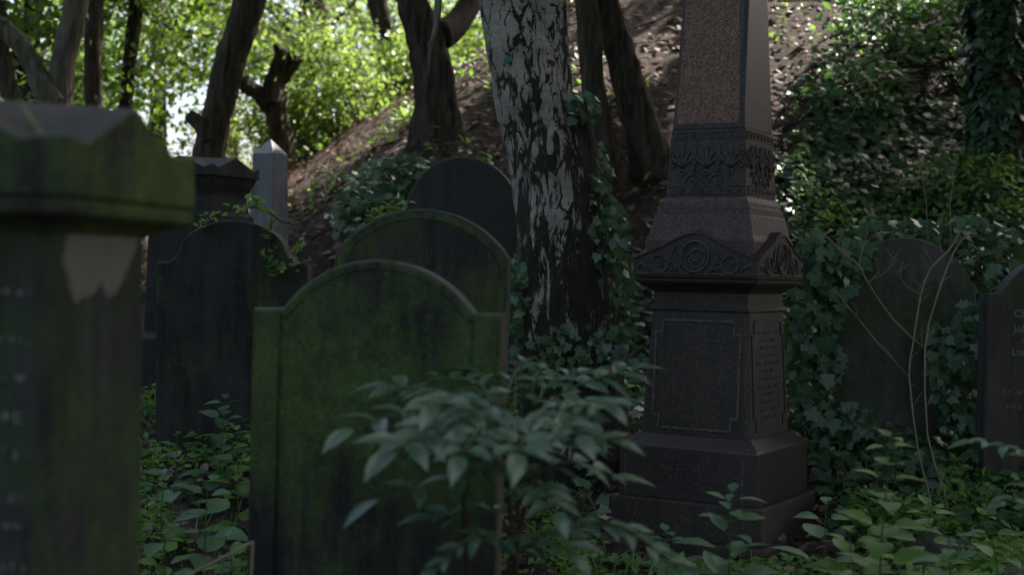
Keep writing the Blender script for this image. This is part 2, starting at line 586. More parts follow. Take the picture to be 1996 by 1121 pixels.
# ------------------------------------------------------------------ ground
def build_ground():
    xs = np.concatenate([np.linspace(-70, -9, 40)[:-1], np.linspace(-9, 9, 150), np.linspace(9, 70, 40)[1:]])
    ys = np.concatenate([np.linspace(-40, 3, 30)[:-1], np.linspace(3, 24, 175), np.linspace(24, 110, 45)[1:]])
    X, Y = np.meshgrid(xs, ys)
    Z = terr(X, Y)
    nx, ny = len(xs), len(ys)
    near = (Y > 3) & (Y < 24) & (abs(X) < 9)
    for j in range(ny):
        for i in range(nx):
            if near[j, i]:
                Z[j, i] += .035 * mnoise.noise(Vector((X[j, i] * 2.6, Y[j, i] * 2.6, 3))) + .012 * mnoise.noise(Vector((X[j, i] * 9, Y[j, i] * 9, 7)))
    V = np.stack([X, Y, Z], -1).reshape(-1, 3)
    idx = np.arange(nx * ny).reshape(ny, nx)
    Fq = np.stack([idx[:-1, :-1], idx[:-1, 1:], idx[1:, 1:], idx[1:, :-1]], -1).reshape(-1, 4)
    o = mesh('ground', V.tolist(), Fq.tolist(), M['soil'], None, True)
    o['kind'] = 'structure'


build_ground()

# ------------------------------------------------------------------ lettering
def text_mesh(name, s, size, mat, parent, loc, rx=R(90), rz=0, depth=.0012, align='CENTER'):
    cu = bpy.data.curves.new(name, 'FONT')
    cu.body = s
    cu.size = size
    cu.extrude = depth
    cu.align_x = align
    tmp = bpy.data.objects.new(name, cu)
    COL.objects.link(tmp)
    bpy.context.view_layer.update()
    me = bpy.data.meshes.new_from_object(tmp.evaluated_get(bpy.context.evaluated_depsgraph_get()))
    bpy.data.objects.remove(tmp)
    o = link(name, me, mat, parent)
    o.location = loc
    o.rotation_euler = (rx, 0, rz)
    return o


def worn_strokes(name, lines, mat, parent, y, rnd, keep=.75, depth=.0016):
    """weathered remains of cut letters on the plane y (front), lines = (xc, z, width, height)"""
    bm = bmesh.new()
    for xc, z, w, h in lines:
        x = xc - w / 2
        while x < xc + w / 2:
            gw = h * rnd.uniform(.45, .8)
            if rnd.random() < .14:
                x += gw
                continue
            st = h * .11
            for _ in range(rnd.choice((1, 2, 2, 3))):
                if rnd.random() > keep:
                    continue
                q = rnd.random()
                if q < .5:
                    xx = x + rnd.choice((0, gw * .6))
                    z0 = z + h * rnd.choice((0, 0, .3))
                    box(bm, xx, xx + st, y - depth, y + .004, z0, z + h * rnd.uniform(.7, 1))
                elif q < .8:
                    zz = z + h * rnd.choice((0, .45, .9))
                    box(bm, x, x + gw * rnd.uniform(.4, .8), y - depth * 1.1, y + .004, zz, zz + st * .8)
                else:
                    v = [bm.verts.new(c) for c in ((x, y - depth * .9, z), (x + st, y - depth * .9, z), (x + gw * .6 + st, y - depth * .9, z + h), (x + gw * .6, y - depth * .9, z + h))]
                    bm.faces.new(v)
            x += gw + h * .14
    return bm_obj(name, bm, mat, parent)


# ------------------------------------------------------------------ headstones
def headstone(label, name, cpx, d, w, top_z, thick, outline, mat, rz, tilt=(0, 0), inset=None, zg=None, strokes=None, stroke_mat=None, rim=None):
    """outline(w, h) -> front outline points (x, z) from the ground up, origin bottom middle"""
    p = P(cpx, 535, d)
    g = gz(p.x, p.y) if zg is None else zg
    t = thing(name, label, 'headstone', (p.x, p.y, g - .25), rz, None, tilt)
    h = top_z - g + .25
    pts = outline(w, h)
    bm = bmesh.new()
    vf = [bm.verts.new((x, -thick / 2, z)) for x, z in pts]
    vb = [bm.verts.new((x, thick / 2, z)) for x, z in pts]
    n = len(pts)
    f0 = bm.faces.new(vf)
    f1 = bm.faces.new(vb[::-1])
    for i in range(n):
        j = (i + 1) % n
        bm.faces.new((vf[j], vf[i], vb[i], vb[j]))
    bmesh.ops.recalc_face_normals(bm, faces=bm.faces)
    # arris
    ed = [e for e in bm.edges if (f0 in e.link_faces or f1 in e.link_faces)]
    bmesh.ops.bevel(bm, geom=ed, offset=.012, segments=2, profile=.5, affect='EDGES')
    if inset:
        fr = max(bm.faces, key=lambda f: f.calc_area() if f.normal.y < -.9 else 0)
        r1 = bmesh.ops.inset_region(bm, faces=[fr], thickness=inset, depth=0)
        r2 = bmesh.ops.inset_region(bm, faces=[fr], thickness=.006, depth=-.003)
        for f in r1['faces'] + r2['faces']:
            f.material_index = 1
    bmesh.ops.triangulate(bm, faces=[f for f in bm.faces if len(f.verts) > 4])
    slab = bm_obj('slab', bm, mat, t)
    slab.data.materials.append(rim or mat)
    slab.data.materials.append(M['edge'])
    for pl in slab.data.polygons:
        if abs(pl.normal.y) < .5:
            pl.material_index = 2  # side faces take the painted lit-rim colour
    yf = -thick / 2 + (.003 if inset else 0)
    if strokes:
        worn_strokes('lettering', [(x, z + h, ww, hh) for x, z, ww, hh in strokes], stroke_mat or M['cutletters'], slab, yf, random.Random(cpx))
    return t, h, yf, slab


def arc_shouldered(sh, rise, n=26):
    """flat shoulders of width sh, then a segmental arch of the given rise"""
    def f(w, h):
        a = w / 2 - sh
        r = (a * a + rise * rise) / (2 * rise)
        zc = h - r
        th = math.asin(min(1, a / r))
        pts = [(-w / 2, 0), (-w / 2, h - rise)]
        for i in range(n + 1):
            q = -th + 2 * th * i / n
            pts.append((r * math.sin(q), zc + r * math.cos(q)))
        pts += [(w / 2, h - rise), (w / 2, 0)]
        if sh <= 0:
            pts.pop(1)
            pts.pop(-2)
        return pts
    return f


def ogee(sh, rise, n=12):
    """short flat shoulder, concave sweep, round head"""
    def f(w, h):
        half = [(w / 2, 0), (w / 2, h - rise), (w / 2 - sh, h - rise)]
        a = w / 2 - sh
        k0 = Vector((a, h - rise))
        for i in range(1, n + 1):           # concave foot
            t = i / n
            half.append((a - a * .20 * t, h - rise + rise * .30 * t * t))
        x1, z1 = half[-1]
        for i in range(1, n + 5):
            t = i / (n + 4)
            ang = t * math.pi / 2
            half.append((x1 * (1 - math.sin(ang) ** 1.0) * 1.0 if False else x1 * math.cos(ang), z1 + (h - z1) * math.sin(ang) ** 1.15))
        left = [(-x, z) for x, z in half]
        right = half[::-1]
        return left + right[1:]
    return f


ROT = R(-7)
# mossy stone at the front
tB, hB, yB, sB = headstone('mossy green headstone with square shoulders under a low arch, nearest of the arched stones', 'headstone', 741, 4.5, .79, P(741, 507, 4.5).z, .13,
                       arc_shouldered(.095, .158), M['mossy'], ROT, (R(-1), 0), inset=.016,
                       strokes=[(0, -.17, .34, .03), (0, -.24, .46, .035), (0, -.31, .3, .028), (0, -.38, .42, .03), (0, -.46, .36, .03), (0, -.54, .44, .03), (0, -.62, .38, .028)], stroke_mat=M['mossy'])
# pilaster strips down both sides of the front stone
for sx in (-1, 1):
    bm = bmesh.new()
    x0 = sx * .79 / 2
    xa, xb = sorted((x0 - sx * .004, x0 - sx * .088))
    box(bm, xa, xb, -.13 / 2 - .012, -.13 / 2 + .01, .02, hB - .158 - .006)
    bm_obj('pilaster', bm, M['mossy'], tB, .006)
# ogee stone on the left
tA, hA, yA, sA = headstone('dark headstone with curved ogee shoulders and an ivy sprig along its top', 'headstone', 462, 8.0, .865, P(462, 430, 8.0).z, .12,
                       ogee(.055, .235), M['sooty'], ROT, (0, R(-.6)), inset=None,
                       strokes=[(0, -.28, .36, .03), (0, -.36, .5, .035), (0, -.45, .46, .03), (0, -.54, .5, .03), (0, -.64, .4, .03), (0, -.74, .5, .03)])
# two behind
tC, hC, yC, sC = headstone('dark arched headstone with a mossy rim rising behind the mossy green one', 'headstone', 817, 6.4, .775, P(817, 408, 6.4).z, .12,
                       arc_shouldered(.0, .21), M['sooty2'], ROT, (R(1), R(.8)), inset=.03, rim=M['mossy'],
                       strokes=[(0, -.2, .2, .03), (0, -.29, .4, .03), (0, -.38, .46, .03)])
tD, hD, yD, sD = headstone('plain dark grey headstone with a full round top, left of the birch trunk', 'headstone', 902, 9.5, .745, P(902, 307, 9.5).z, .11,
                       arc_shouldered(.0, .345), M["slate"], R(-9), (R(1), 0), inset=None)
# right
tE, hE, yE, sE = headstone('greenish round topped headstone draped with ivy on both sides', 'headstone', 1766, 8.6, .89, P(1762, 463, 8.6).z, .12,
                       arc_shouldered(.02, .27), M["green_stone"], R(6), (R(-3), 0), inset=None,
                       strokes=[(0, -.3, .4, .03), (0, -.4, .5, .03)])
tF, hF, yF, sF = headstone('brown headstone with pale cut lettering, half out of view at the edge', 'headstone', 2060, 8.1, .86, P(2060, 500, 8.1).z, .12,
                       arc_shouldered(.085, .215), M["brown_stone"], R(6), (0, 0), inset=None)
for s, zz, sz, xx in (('In', -.26, .055, -.2), ('Charles', -.345, .06, -.275), ('John', -.43, .06, -.275), ('Louisa', -.56, .06, -.285)):
    text_mesh('lettering', s, sz, M['letters'], sF, (xx, yF - .0015, hF + zz), align='LEFT')
worn_strokes('lettering', [(-.05, hF - .49, .44, .03), (-.05, hF - .62, .44, .025), (-.02, hF - .78, .6, .03), (0, hF - .86, .6, .03)], M['letters'], sF, yF, random.Random(5), .6)

# ------------------------------------------------------------------ gabled pedestals
def gable_cap(bm, a, z0, zdip, zhorn, zpeak, zroof, hw=.13):
    """square cap block: on each face a gable between two upturned corner horns; cross roof behind"""
    h = a / 2
    prof = [(-1, zhorn), (-1 + 2 * hw, zdip), (0, zpeak), (1 - 2 * hw, zdip)]
    ring, low = [], []
    for q in range(4):
        c, s = math.cos(q * math.pi / 2), math.sin(q * math.pi / 2)
        for t, z in prof:
            x, y = t * h, -h
            ring.append((c * x - s * y, s * x + c * y, z))
            low.append((c * x - s * y, s * x + c * y, z0))
    vr = [bm.verts.new(p) for p in ring]
    vl = [bm.verts.new(p) for p in low]
    ctr = bm.verts.new((0, 0, zroof))
    n = 16
    for i in range(n):
        j = (i + 1) % n
        bm.faces.new((vl[i], vl[j], vr[j], vr[i]))
    bm.faces.new(vl[::-1])
    # roof: inner valley point near each corner
    val = []
    bm.faces.ensure_lookup_table()
    walls = set(bm.faces)
    for q in range(4):
        c, s = math.cos(q * math.pi / 2), math.sin(q * math.pi / 2)
        x, y = -h * (1 - 2 * hw), -h * (1 - 2 * hw)
        val.append(bm.verts.new((c * x - s * y, s * x + c * y, zdip)))
    for q in range(4):
        b = q * 4
        horn, d1, pk, d2 = vr[b], vr[b + 1], vr[b + 2], vr[b + 3]
        nhorn = vr[(b + 4) % 16]
        v0, v1 = val[q], val[(q + 1) % 4]
        pd2 = vr[(b - 1) % 16]
        bm.faces.new((horn, d1, v0))
        bm.faces.new((pd2, horn, v0))
        bm.faces.new((d1, pk, ctr, v0))
        bm.faces.new((pk, d2, v1, ctr))
    for f in bm.faces:
        f.material_index = 0 if f in walls else 1


# big blurred pillar, front left
pc = Vector((-1.01, 2.924, 0))
RZP = R(-14)
tP = thing('pedestal_monument', 'big mossy stone pillar with a gabled cap, close to the viewer and out of focus', 'pillar', (pc.x, pc.y, -.1), RZP)
bm = bmesh.new()
profile_stack(bm, [(0, .41), (1.575, .39)])
bmesh.ops.bevel(bm, geom=[e for e in bm.edges if abs(e.verts[0].co.z - e.verts[1].co.z) > .5], offset=.03, segments=1, affect='EDGES')
shaftP = bm_obj('shaft', bm, M['pillar'], tP, .004)
shaftP.data.materials.append(M['cap'])
for pl in shaftP.data.polygons:
    if pl.normal.x > .4 and pl.normal.y > .4:
        pl.material_index = 1
bm = bmesh.new()
profile_stack(bm, [(1.565, .40), (1.578, .43), (1.588, .50), (1.596, .522), (1.617, .526), (1.620, .508), (1.630, .508)])
bm_obj('moulding', bm, M['cap'], tP, .003)
bm = bmesh.new()
gable_cap(bm, .526, 1.627, 1.730, 1.740, 1.814, 1.832, .17)
bm_obj('cap', bm, M['cap'], tP, .006).data.materials.append(M['caproof'])
# pale scar where the face of the stone has flaked off, and worn letters on the other face
def scar():
    half = .1965
    pts = [(-.105, 1.49), (-.118, 1.44), (-.102, 1.40), (-.09, 1.365), (-.078, 1.342), (-.066, 1.352), (-.03, 1.358), (-.012, 1.372), (-.004, 1.392), (.006, 1.372), (.022, 1.352), (.045, 1.36), (.075, 1.40), (.105, 1.45), (.125, 1.49)]
    fine = []
    rs = random.Random(12)
    for (a0, b0), (a1, b1) in zip(pts, pts[1:] + pts[:1]):
        for i in range(6):
            f_ = i / 6
            j_ = .0045 if 0 < i else .001
            fine.append((a0 + (a1 - a0) * f_ + rs.uniform(-j_, j_), b0 + (b1 - b0) * f_ + (rs.uniform(-j_, j_) if b0 < 1.489 or b1 < 1.489 else 0)))
    pts = fine
    pts = [(y * 1.2 - .008, 1.558 - (1.49 - z) * .9) for y, z in pts]
    bm = bmesh.new()
    v = [bm.verts.new((half - .0, y, z)) for y, z in pts]
    v2 = [bm.verts.new((half + .0025, y * .97, z + .002)) for y, z in pts]
    bm.faces.new(v2)
    for i in range(len(pts)):
        j = (i + 1) % len(pts)
        bm.faces.new((v[i], v[j], v2[j], v2[i]))
    bmesh.ops.triangulate(bm, faces=[f for f in bm.faces if len(f.verts) > 4])
    bm_obj('flaked_patch', bm, M['scar'], shaftP)


scar()
worn_strokes('lettering', [(.06, z, .2, hh) for z, hh in ((1.44, .012), (1.35, .014), (1.28, .012), (1.20, .022), (1.13, .02), (1.05, .016), (1.0, .012), (.92, .016), (.87, .014), (.81, .014))],
             M['pale_letters'], shaftP, -.2000, random.Random(3), .75)

# second gabled pedestal behind it
p2 = P(392, 535, 9.2)
g2 = gz(p2.x, p2.y)
tQ = thing('pedestal_monument', 'dark gabled pedestal between the blurred pillar and the pale obelisk', 'pillar', (p2.x, p2.y, g2 - .2), R(-24))
zt = P(402, 308, 9.2).z - g2 + .2
bm = bmesh.new()
profile_stack(bm, [(0, .62), (.62, .62), (.64, .58), (.66, .50), (zt - .37, .47)])
bm_obj('shaft', bm, M['pedestal'], tQ, .006)
bm = bmesh.new()
profile_stack(bm, [(zt - .37, .455), (zt - .345, .42), (zt - .25, .40), (zt - .225, .41), (zt - .17, .46), (zt - .128, .485)])
bm_obj('moulding', bm, M['pedestal'], tQ, .004)
bm = bmesh.new()
gable_cap(bm, .515, zt - .128, zt - .075, zt - .055, zt - .005, zt + .005)
bm_obj('cap', bm, M['pedestal'], tQ, .005).data.materials.append(M['edge'])

# pale small obelisk
p3 = P(522, 535, 11.0)
g3 = gz(p3.x, p3.y)
tO = thing('obelisk', 'small pale grey obelisk with a sharp pyramid tip catching the sun', 'obelisk', (p3.x, p3.y, g3 - .2), R(-27))
zt = P(522, 271, 11.0).z - g3 + .2
bm = bmesh.new()
profile_stack(bm, [(0, .235), (zt - .115, .185)])
bm_obj('shaft', bm, M['pale'], tO, .002)
bm = bmesh.new()
profile_stack(bm, [(zt - .115, .188), (zt, .004)])
bm_obj('tip', bm, M['pale'], tO)
PALE_TIP = P(530, 290, 11.0)

# ------------------------------------------------------------------ the tall obelisk monument
OC = Vector((1.105, 7.663, 0))
OR_ = R(-30)
tM = thing('obelisk_monument', 'tall brown granite obelisk on a stepped inscribed pedestal', 'obelisk', (OC.x, OC.y, 0), OR_)
# in this frame the lettered front is -Y... the near corner is (+x, -y), the side face is +X
bm = bmesh.new()
frustum(bm, -.4, .92, .07, .91)
bm_obj('foundation_slab', bm, M['granite_dark'], tM, .01)
bm = bmesh.new()
frustum(bm, .07, .845, .262, .838)
bm_obj('lower_plinth', bm, M['granite_dark'], tM, .009)
bm = bmesh.new()
profile_stack(bm, [(.262, .765), (.53, .76), (.592, .625)])
plinthM = bm_obj('inscribed_plinth', bm, M['granite_purple'], tM, .006)
bm = bmesh.new()
profile_stack(bm, [(.592, .607), (1.232, .54)])
bmesh.ops.bevel(bm, geom=[e for e in bm.edges if abs(e.verts[0].co.z - e.verts[1].co.z) > .5], offset=.022, segments=1, affect='EDGES')
die = bm_obj('die', bm, M['granite_dark'], tM, .003)
bm = bmesh.new()
profile_stack(bm, [(1.232, .545), (1.238, .555), (1.25, .555), (1.256, .525), (1.33, .522), (1.338, .54), (1.355, .58), (1.372, .645), (1.385, .675), (1.398, .68), (1.402, .66), (1.408, .66)])
bm_obj('cornice', bm, M['granite_dark'], tM, .003)
bm = bmesh.new()
gable_cap(bm, .69, 1.408, 1.505, 1.51, 1.655, 1.66, .03)
blockM = bm_obj('gabled_block', bm, M['granite_dark'], tM, .004)
blockM.data.materials.append(M['granite_purple'])
bm = bmesh.new()
profile_stack(bm, [(1.50, .60), (1.60, .60), (1.622, .585), (1.626, .575), (1.733, .53), (1.736, .515), (1.775, .51), (1.778, .49), (1.80, .485), (1.83, .455)])
bm_obj('stepped_base', bm, M['granite_red'], tM, .003)
bm = bmesh.new()
profile_stack(bm, [(1.83, .447), (2.185, .412)])
bandM = bm_obj('carved_band', bm, M['granite_dark'], tM, .003)
bm = bmesh.new()
profile_stack(bm, [(2.185, .405), (4.4, .20), (4.6, .01)])
shaftM = bm_obj('shaft', bm, M['granite_purple'], tM, .004)


def face_frame(z0, a0, z1, a1, side=False):
    """matrix mapping (u across, v up along z, w out) on a battered face of the column; u in -1..1 of half width"""
    def f(u, z, w=0.0):
        a = a0 + (a1 - a0) * (z - z0) / (z1 - z0)
        if side:
            return (a / 2 + w, u, z)
        return (u, -a / 2 - w, z)
    return f


def relief_box(bm, f, u0, u1, z0, z1, w, wb=-.004):
    lo = [bm.verts.new(f(*c)) for c in ((u0, z0, wb), (u1, z0, wb), (u1, z1, wb), (u0, z1, wb))]
    hi = [bm.verts.new(f(*c)) for c in ((u0, z0, w), (u1, z0, w), (u1, z1, w), (u0, z1, w))]
    bm.faces.new(hi)
    for i in range(4):
        j = (i + 1) % 4
        bm.faces.new((lo[i], lo[j], hi[j], hi[i]))


def relief_tube(acc, f, pts, r, w=.002):
    add_tube(acc, [f(u, z, w) for u, z in pts], [r] * len(pts), seg=6, sub=3)


# granite panel with dark margin on the upper shaft (front), and margins of the side
for side in (False, True):
    f = face_frame(2.185, .405, 4.4, .20, side)
    if not side:
        bm = bmesh.new()
        hw0 = .405 / 2 - .022
        lo = [(-hw0, 2.215), (hw0 - .01, 2.215), (.10, 4.1), (-.10, 4.1)]
        vv = [bm.verts.new(f(u, z, .003)) for u, z in lo]
        vb = [bm.verts.new(f(u, z, -.01)) for u, z in lo]
        bm.faces.new(vv)
        for i in range(4):
            j = (i + 1) % 4
            bm.faces.new((vb[i], vb[j], vv[j], vv[i]))
        bm_obj('rough_panel', bm, M['granite'], shaftM)
        bm = bmesh.new()
        relief_box(bm, f, -.19, .19, 2.188, 2.212, .006)
        relief_box(bm, f, .172, .196, 2.215, 2.9, .004)
        bm_obj('panel_border', bm, M['granite_dark'], shaftM)


def palmette(acc, f, u, z, s):
    for a in (-58, -30, 0, 30, 58):
        q = R(a)
        relief_tube(acc, f, [(u, z), (u + .5 * s * math.sin(q) * .8, z + .55 * s * math.cos(q)), (u + s * math.sin(q) * .75, z + s * math.cos(q) * (.95 if a else 1.15))], s * .11)


def arch(acc, f, u, z, r, th):
    relief_tube(acc, f, [(u + r * math.cos(t), z + r * math.sin(t)) for t in np.linspace(0, math.pi, 9)], th)


def ring_relief(acc, f, u, z, r, th, e=1.0):
    relief_tube(acc, f, [(u + r * math.cos(t), z + r * e * math.sin(t)) for t in np.linspace(0, 2 * math.pi, 17)], th)


def spiral(acc, f, u, z, r, sgn, th):
    relief_tube(acc, f, [(u + sgn * r * (1 - t / 9) * math.cos(t), z + r * (1 - t / 9) * math.sin(t)) for t in np.linspace(0, 8, 22)], th)


for side in (False, True):
    f = face_frame(1.83, .447, 2.185, .412, side)
    acc = ([], [])
    for zz in (1.848, 1.885, 2.135, 2.168):
        relief_tube(acc, f, [(-.205, zz), (.205, zz)], .004, .0)
    for i in range(8):
        u = -.18 + i * .36 / 7
        for zz in (1.866, 2.152):
            ring_relief(acc, f, u, zz, .006, .005)
    for u in (-.2, -.07 - .0, .07, .2):
        pass
    for u in (-.135, 0.0, .135):
        palmette(acc, f, u, 1.985, .098)
        ring_relief(acc, f, u, 1.955, .012, .007)
    for u in (-.0675, .0675):
        arch(acc, f, u, 1.90, .048, .006)
        relief_tube(acc, f, [(u, 1.95), (u, 2.10)], .008)
        relief_tube(acc, f, [(u - .03, 2.04), (u, 2.0), (u + .03, 2.04)], .006)
        ring_relief(acc, f, u, 1.905, .012, .007)
    for u in (-.19, .19):
        ring_relief(acc, f, u, 2.0, .014, .006)
        ring_relief(acc, f, u, 2.06, .014, .006)
    mesh('carved_ornament', acc[0], acc[1], M['relief'], bandM, True)
    # pediment carving on the gabled block
    f = face_frame(1.408, .69, 1.655, .69, side)
    acc = ([], [])
    ring_relief(acc, f, 0, 1.515, .078, .009)
    ring_relief(acc, f, 0, 1.515, .06, .004)
    spiral(acc, f, .01, 1.515, .045, 1, .007)
    spiral(acc, f, -.02, 1.50, .03, -1, .006)
    relief_tube(acc, f, [(-.335, 1.505), (-.18, 1.568), (0, 1.64), (.18, 1.568), (.335, 1.505)], .006)
    relief_tube(acc, f, [(-.335, 1.425), (.335, 1.425)], .005)
    for sx in (-1, 1):
        ring_relief(acc, f, sx * .195, 1.475, .045, .007)
        palmette(acc, f, sx * .195, 1.46, .03)
        spiral(acc, f, sx * .125, 1.46, .03, sx, .006)
        relief_tube(acc, f, [(sx * .09, 1.435), (sx * .13, 1.52), (sx * .10, 1.57)], .007)
        relief_tube(acc, f, [(sx * .25, 1.44), (sx * .30, 1.475), (sx * .32, 1.45)], .006)
    mesh('carved_ornament', acc[0], acc[1], M['relief'], blockM, True)
    # die: fillet border with stepped corners
    f = face_frame(.592, .607, 1.232, .54, side)
    acc = bmesh.new()
    zt1, zt0 = 1.185, .625
    for sx in (-1, 1):
        relief_box(acc, f, sx * .235 - .007, sx * .235 + .007, zt0 + .06, zt1 - .06, .006)
        for zc, sg in ((zt1, -1), (zt0, 1)):
            relief_box(acc, f, sx * .2 - .0065, sx * .2 + .0065, min(zc, zc + sg * .075), max(zc, zc + sg * .075), .0055)
            relief_box(acc, f, min(sx * .2, sx * .24), max(sx * .2, sx * .24), zc + sg * .065 - .0065, zc + sg * .065 + .0065, .005)
    for zc in (zt0, zt1):
        relief_box(acc, f, -.195, .195, zc - .0065, zc + .0065, .0062)
    bm_obj('panel_border', acc, M['granite_dark'] if side else M['lightcut'], die)
    # worn letters on the die
    rnd = random.Random(21 + side)
    acc = bmesh.new()
    for z in np.linspace(1.12, .68, 12):
        wd = rnd.uniform(.22, .36)
        u = -wd / 2
        while u < wd / 2:
            hh = .018
            gw = hh * rnd.uniform(.5, .8)
            if rnd.random() < .8:
                for _ in range(rnd.choice((1, 2, 2))):
                    if rnd.random() < .6:
                        uu = u + rnd.choice((0, gw * .6))
                        relief_box(acc, f, uu, uu + .004, z, z + hh * rnd.uniform(.6, 1), .0016)
                    else:
                        zz = z + hh * rnd.choice((0, .45, .9))
                        relief_box(acc, f, u, u + gw * .7, zz, zz + .0036, .0018)
            u += gw + .004
    bm_obj('lettering', acc, M['granite_dark'] if side else M['lightcut'], die)
# inscription on the plinth
yp = -.763 / 2
for s, z, sz, x in (('FOR', .462, .034, .10), ('ALICE J    LA,', .415, .042, -.03), ('1871', .315, .036, .10)):
    text_mesh('lettering', s, sz, M['lightcut'], plinthM, (x, yp - .002, z))
worn_strokes('lettering', [(-.1, .47, .3, .024), (.22, .462, .14, .03), (.0, .37, .46, .026), (-.08, .322, .2, .022), (-.15, .288, .22, .02)], M['lightcut'], plinthM, yp, random.Random(8), .7)
bm = bmesh.new()
for x in (-.345, .30):
    box(bm, x - .004, x + .004, yp - .0025, yp + .008, .285, .49)
bm_obj('panel_border', bm, M['lightcut'], plinthM)

# ------------------------------------------------------------------ trees
HOLES = []      # (point, radius): gaps the sun comes through


def keep_mask(pos):
    k = np.ones(len(pos), bool)
    s = np.array(SUN)
    for c, r in HOLES:
        v = pos - np.array(c)
        t = v @ s
        dd = np.linalg.norm(v - t[:, None] * s, axis=1)
        k &= ~((dd < r) & (t > .4))
    return k


def crown_points(center, rad, n_clump, per, spread, shell=.35):
    c = np.array(center)
    d = rnd_dirs(n_clump)
    r = RNG.uniform(shell, 1, n_clump) ** .7
    cc = c + d * r[:, None] * np.array(rad)
    cnt = RNG.integers(int(per * .5), int(per * 1.5), n_clump)
    pos = np.concatenate([cc[i] + RNG.normal(size=(cnt[i], 3)) * spread * RNG.uniform(.6, 1.3) * np.array([1, 1, .6]) for i in range(n_clump)])
    return cc, pos


def crown(tree, center, rad, n_clump, per, spread, size, mat, branches_from=None, nb=8, bark_m=None, name='crown', br=.05):
    """center in world coordinates; tree Empty is unrotated"""
    cc, pos = crown_points(center, rad, n_clump, per, spread)
    pos = pos[keep_mask(pos)]
    n = len(pos)
    loc = np.array(tree.location)
    up = rnd_dirs(n, .7)
    tip = rnd_dirs(n, -.2)
    leaves(name, L_FAR, pos - loc, up, tip, RNG.uniform(.7, 1.3, n) * size, mat, tree)
    if branches_from is not None:
        acc = ([], [])
        b0 = np.array(branches_from)
        for i in RNG.choice(len(cc), min(nb, len(cc)), replace=False):
            e = cc[i]
            m = (b0 + e) / 2 + RNG.normal(size=3) * .25 + np.array([0, 0, .3])
            add_tube(acc, [Vector(b0 - loc), Vector(m - loc), Vector(e - loc)], [br, br * .6, br * .2], seg=6, sub=4)
        mesh('branch', acc[0], acc[1], bark_m or M['bark'], tree, True)


def tree_at(name, label, base, cat='tree', group=None):
    return thing(name, label, cat, base, 0, group)


def trunk_px(tree, pts, d, mat, base=None, amp=.08, flute=.05, seed=0, seg=18, name='trunk', extra=None, fr=3.0):
    """pts: (px, py, width px) bottom to top, all at depth d; base point continues below"""
    loc = Vector(tree.location)
    W_ = []
    Rr = []
    for q in pts:
        dd = d if len(q) < 4 else q[3]
        W_.append(P(q[0], q[1], dd) - loc)
        Rr.append(q[2] / 2 / F0 * dd)
    if base is not None:
        W_.insert(0, Vector(base[0]) - loc)
        Rr.insert(0, base[1])
    if extra:
        for v, r in extra:
            W_.append(Vector(v) - loc)
            Rr.append(r)
    big = max(Rr) > .1 and mat is not M['birch']
    V, Fs = tube(W_, Rr, seg=(seg * 3 if big else seg), sub=(16 if big else 6), amp=amp, seed=seed, flute=flute, fr=fr, ridge=(.13 if big else 0))
    return mesh(name, V, Fs, mat, tree, True)


# spots where the canopy is cut open along the sun rays to light them
for q, r in (((528, 292, 11.0), .30), ((1530, 150, 12.8), .7), ((1560, 60, 14), .4), ((1545, 395, 11.6), .2), ((1590, 420, 11.6), .12), ((1270, 350, 11.6), .2), ((1550, 215, 12.6), .3), ((1525, 260, 12.0), .2), ((1540, 330, 12.0), .15), ((1640, 300, 12.0), .10), ((1550, 415, 10.6), .16), ((1700, 10, 15.0), .9), ((1560, 20, 15.0), .5),
             ((1270, 330, 10.4), .22), ((1215, 130, 14.0), .6), ((870, 230, 13), .3), ((1000, 345, 9.9), .08), ((300, 820, 9.6), .2), ((700, 210, 16), .9),
             ((620, 260, 17), .8), ((780, 130, 18), 1.2), ((1850, 130, 12.5), .25), ((1690, 330, 10.9), .16)):
    g_ = hit(q[0], q[1])[0] if q[2] > 11.5 else None
    HOLES.append((g_ + Vector((0, 0, .2)) if g_ else P(*q), r))

# --- birch
bp = P(1118, 700, 8.3)
birch_g = gz(bp.x, bp.y)
tb = tree_at('birch_tree', 'white barked birch with dark fissures and ivy at its foot, beside the tall obelisk', (bp.x, bp.y, birch_g - .1))
BD = 8.3
trunk_px(tb, [(1114, 690, 196), (1101, 550, 174), (1084, 400, 160), (1062, 290, 150), (1036, 190, 140), (1012, 90, 130), (990, 0, 112), (968, -150, 92)], BD, M['birch'],
         base=((bp.x + .02, bp.y, birch_g - .2), .36), amp=.07, flute=.05, seed=3, seg=40, extra=[((-.35, 8.5, 5.2), .12), ((-.6, 8.7, 7.5), .07)])
trunk_px(tb, [(1068, 330, 92), (1074, 190, 84), (1072, 90, 78), (1070, 0, 72), (1076, -150, 66)], BD + .06, M['birch'], amp=.08, flute=.06, seed=9, seg=24, name='limb', extra=[((.45, 8.6, 5.5), .08), ((.9, 8.9, 7.5), .04)])
trunk_px(tb, [(1165, 640, 60), (1148, 470, 56), (1135, 330, 50), (1125, 228, 44)], BD - .05, M['bark_dark'], amp=.06, seed=4, seg=14, name='cut_stub')
crown(tb, (.2, 9.3, 8.6), (3.2, 3.0, 2.4), 121, 82, .55, .22, M['lf_canopy'], (-.3, 8.5, 5.8), 10)
tg = P(990, 115, BD - .21)
bm = bmesh.new()
bmesh.ops.create_cone(bm, cap_ends=True, segments=16, radius1=.026, radius2=.024, depth=.008, matrix=Matrix.Translation(tg - Vector(tb.location)) @ Matrix.Rotation(R(90), 4, 'X') @ Matrix.Scale(.75, 4, (0, 1, 0)))
bm_obj('tag', bm, M['tagmat'], tb)
acc = ([], [])
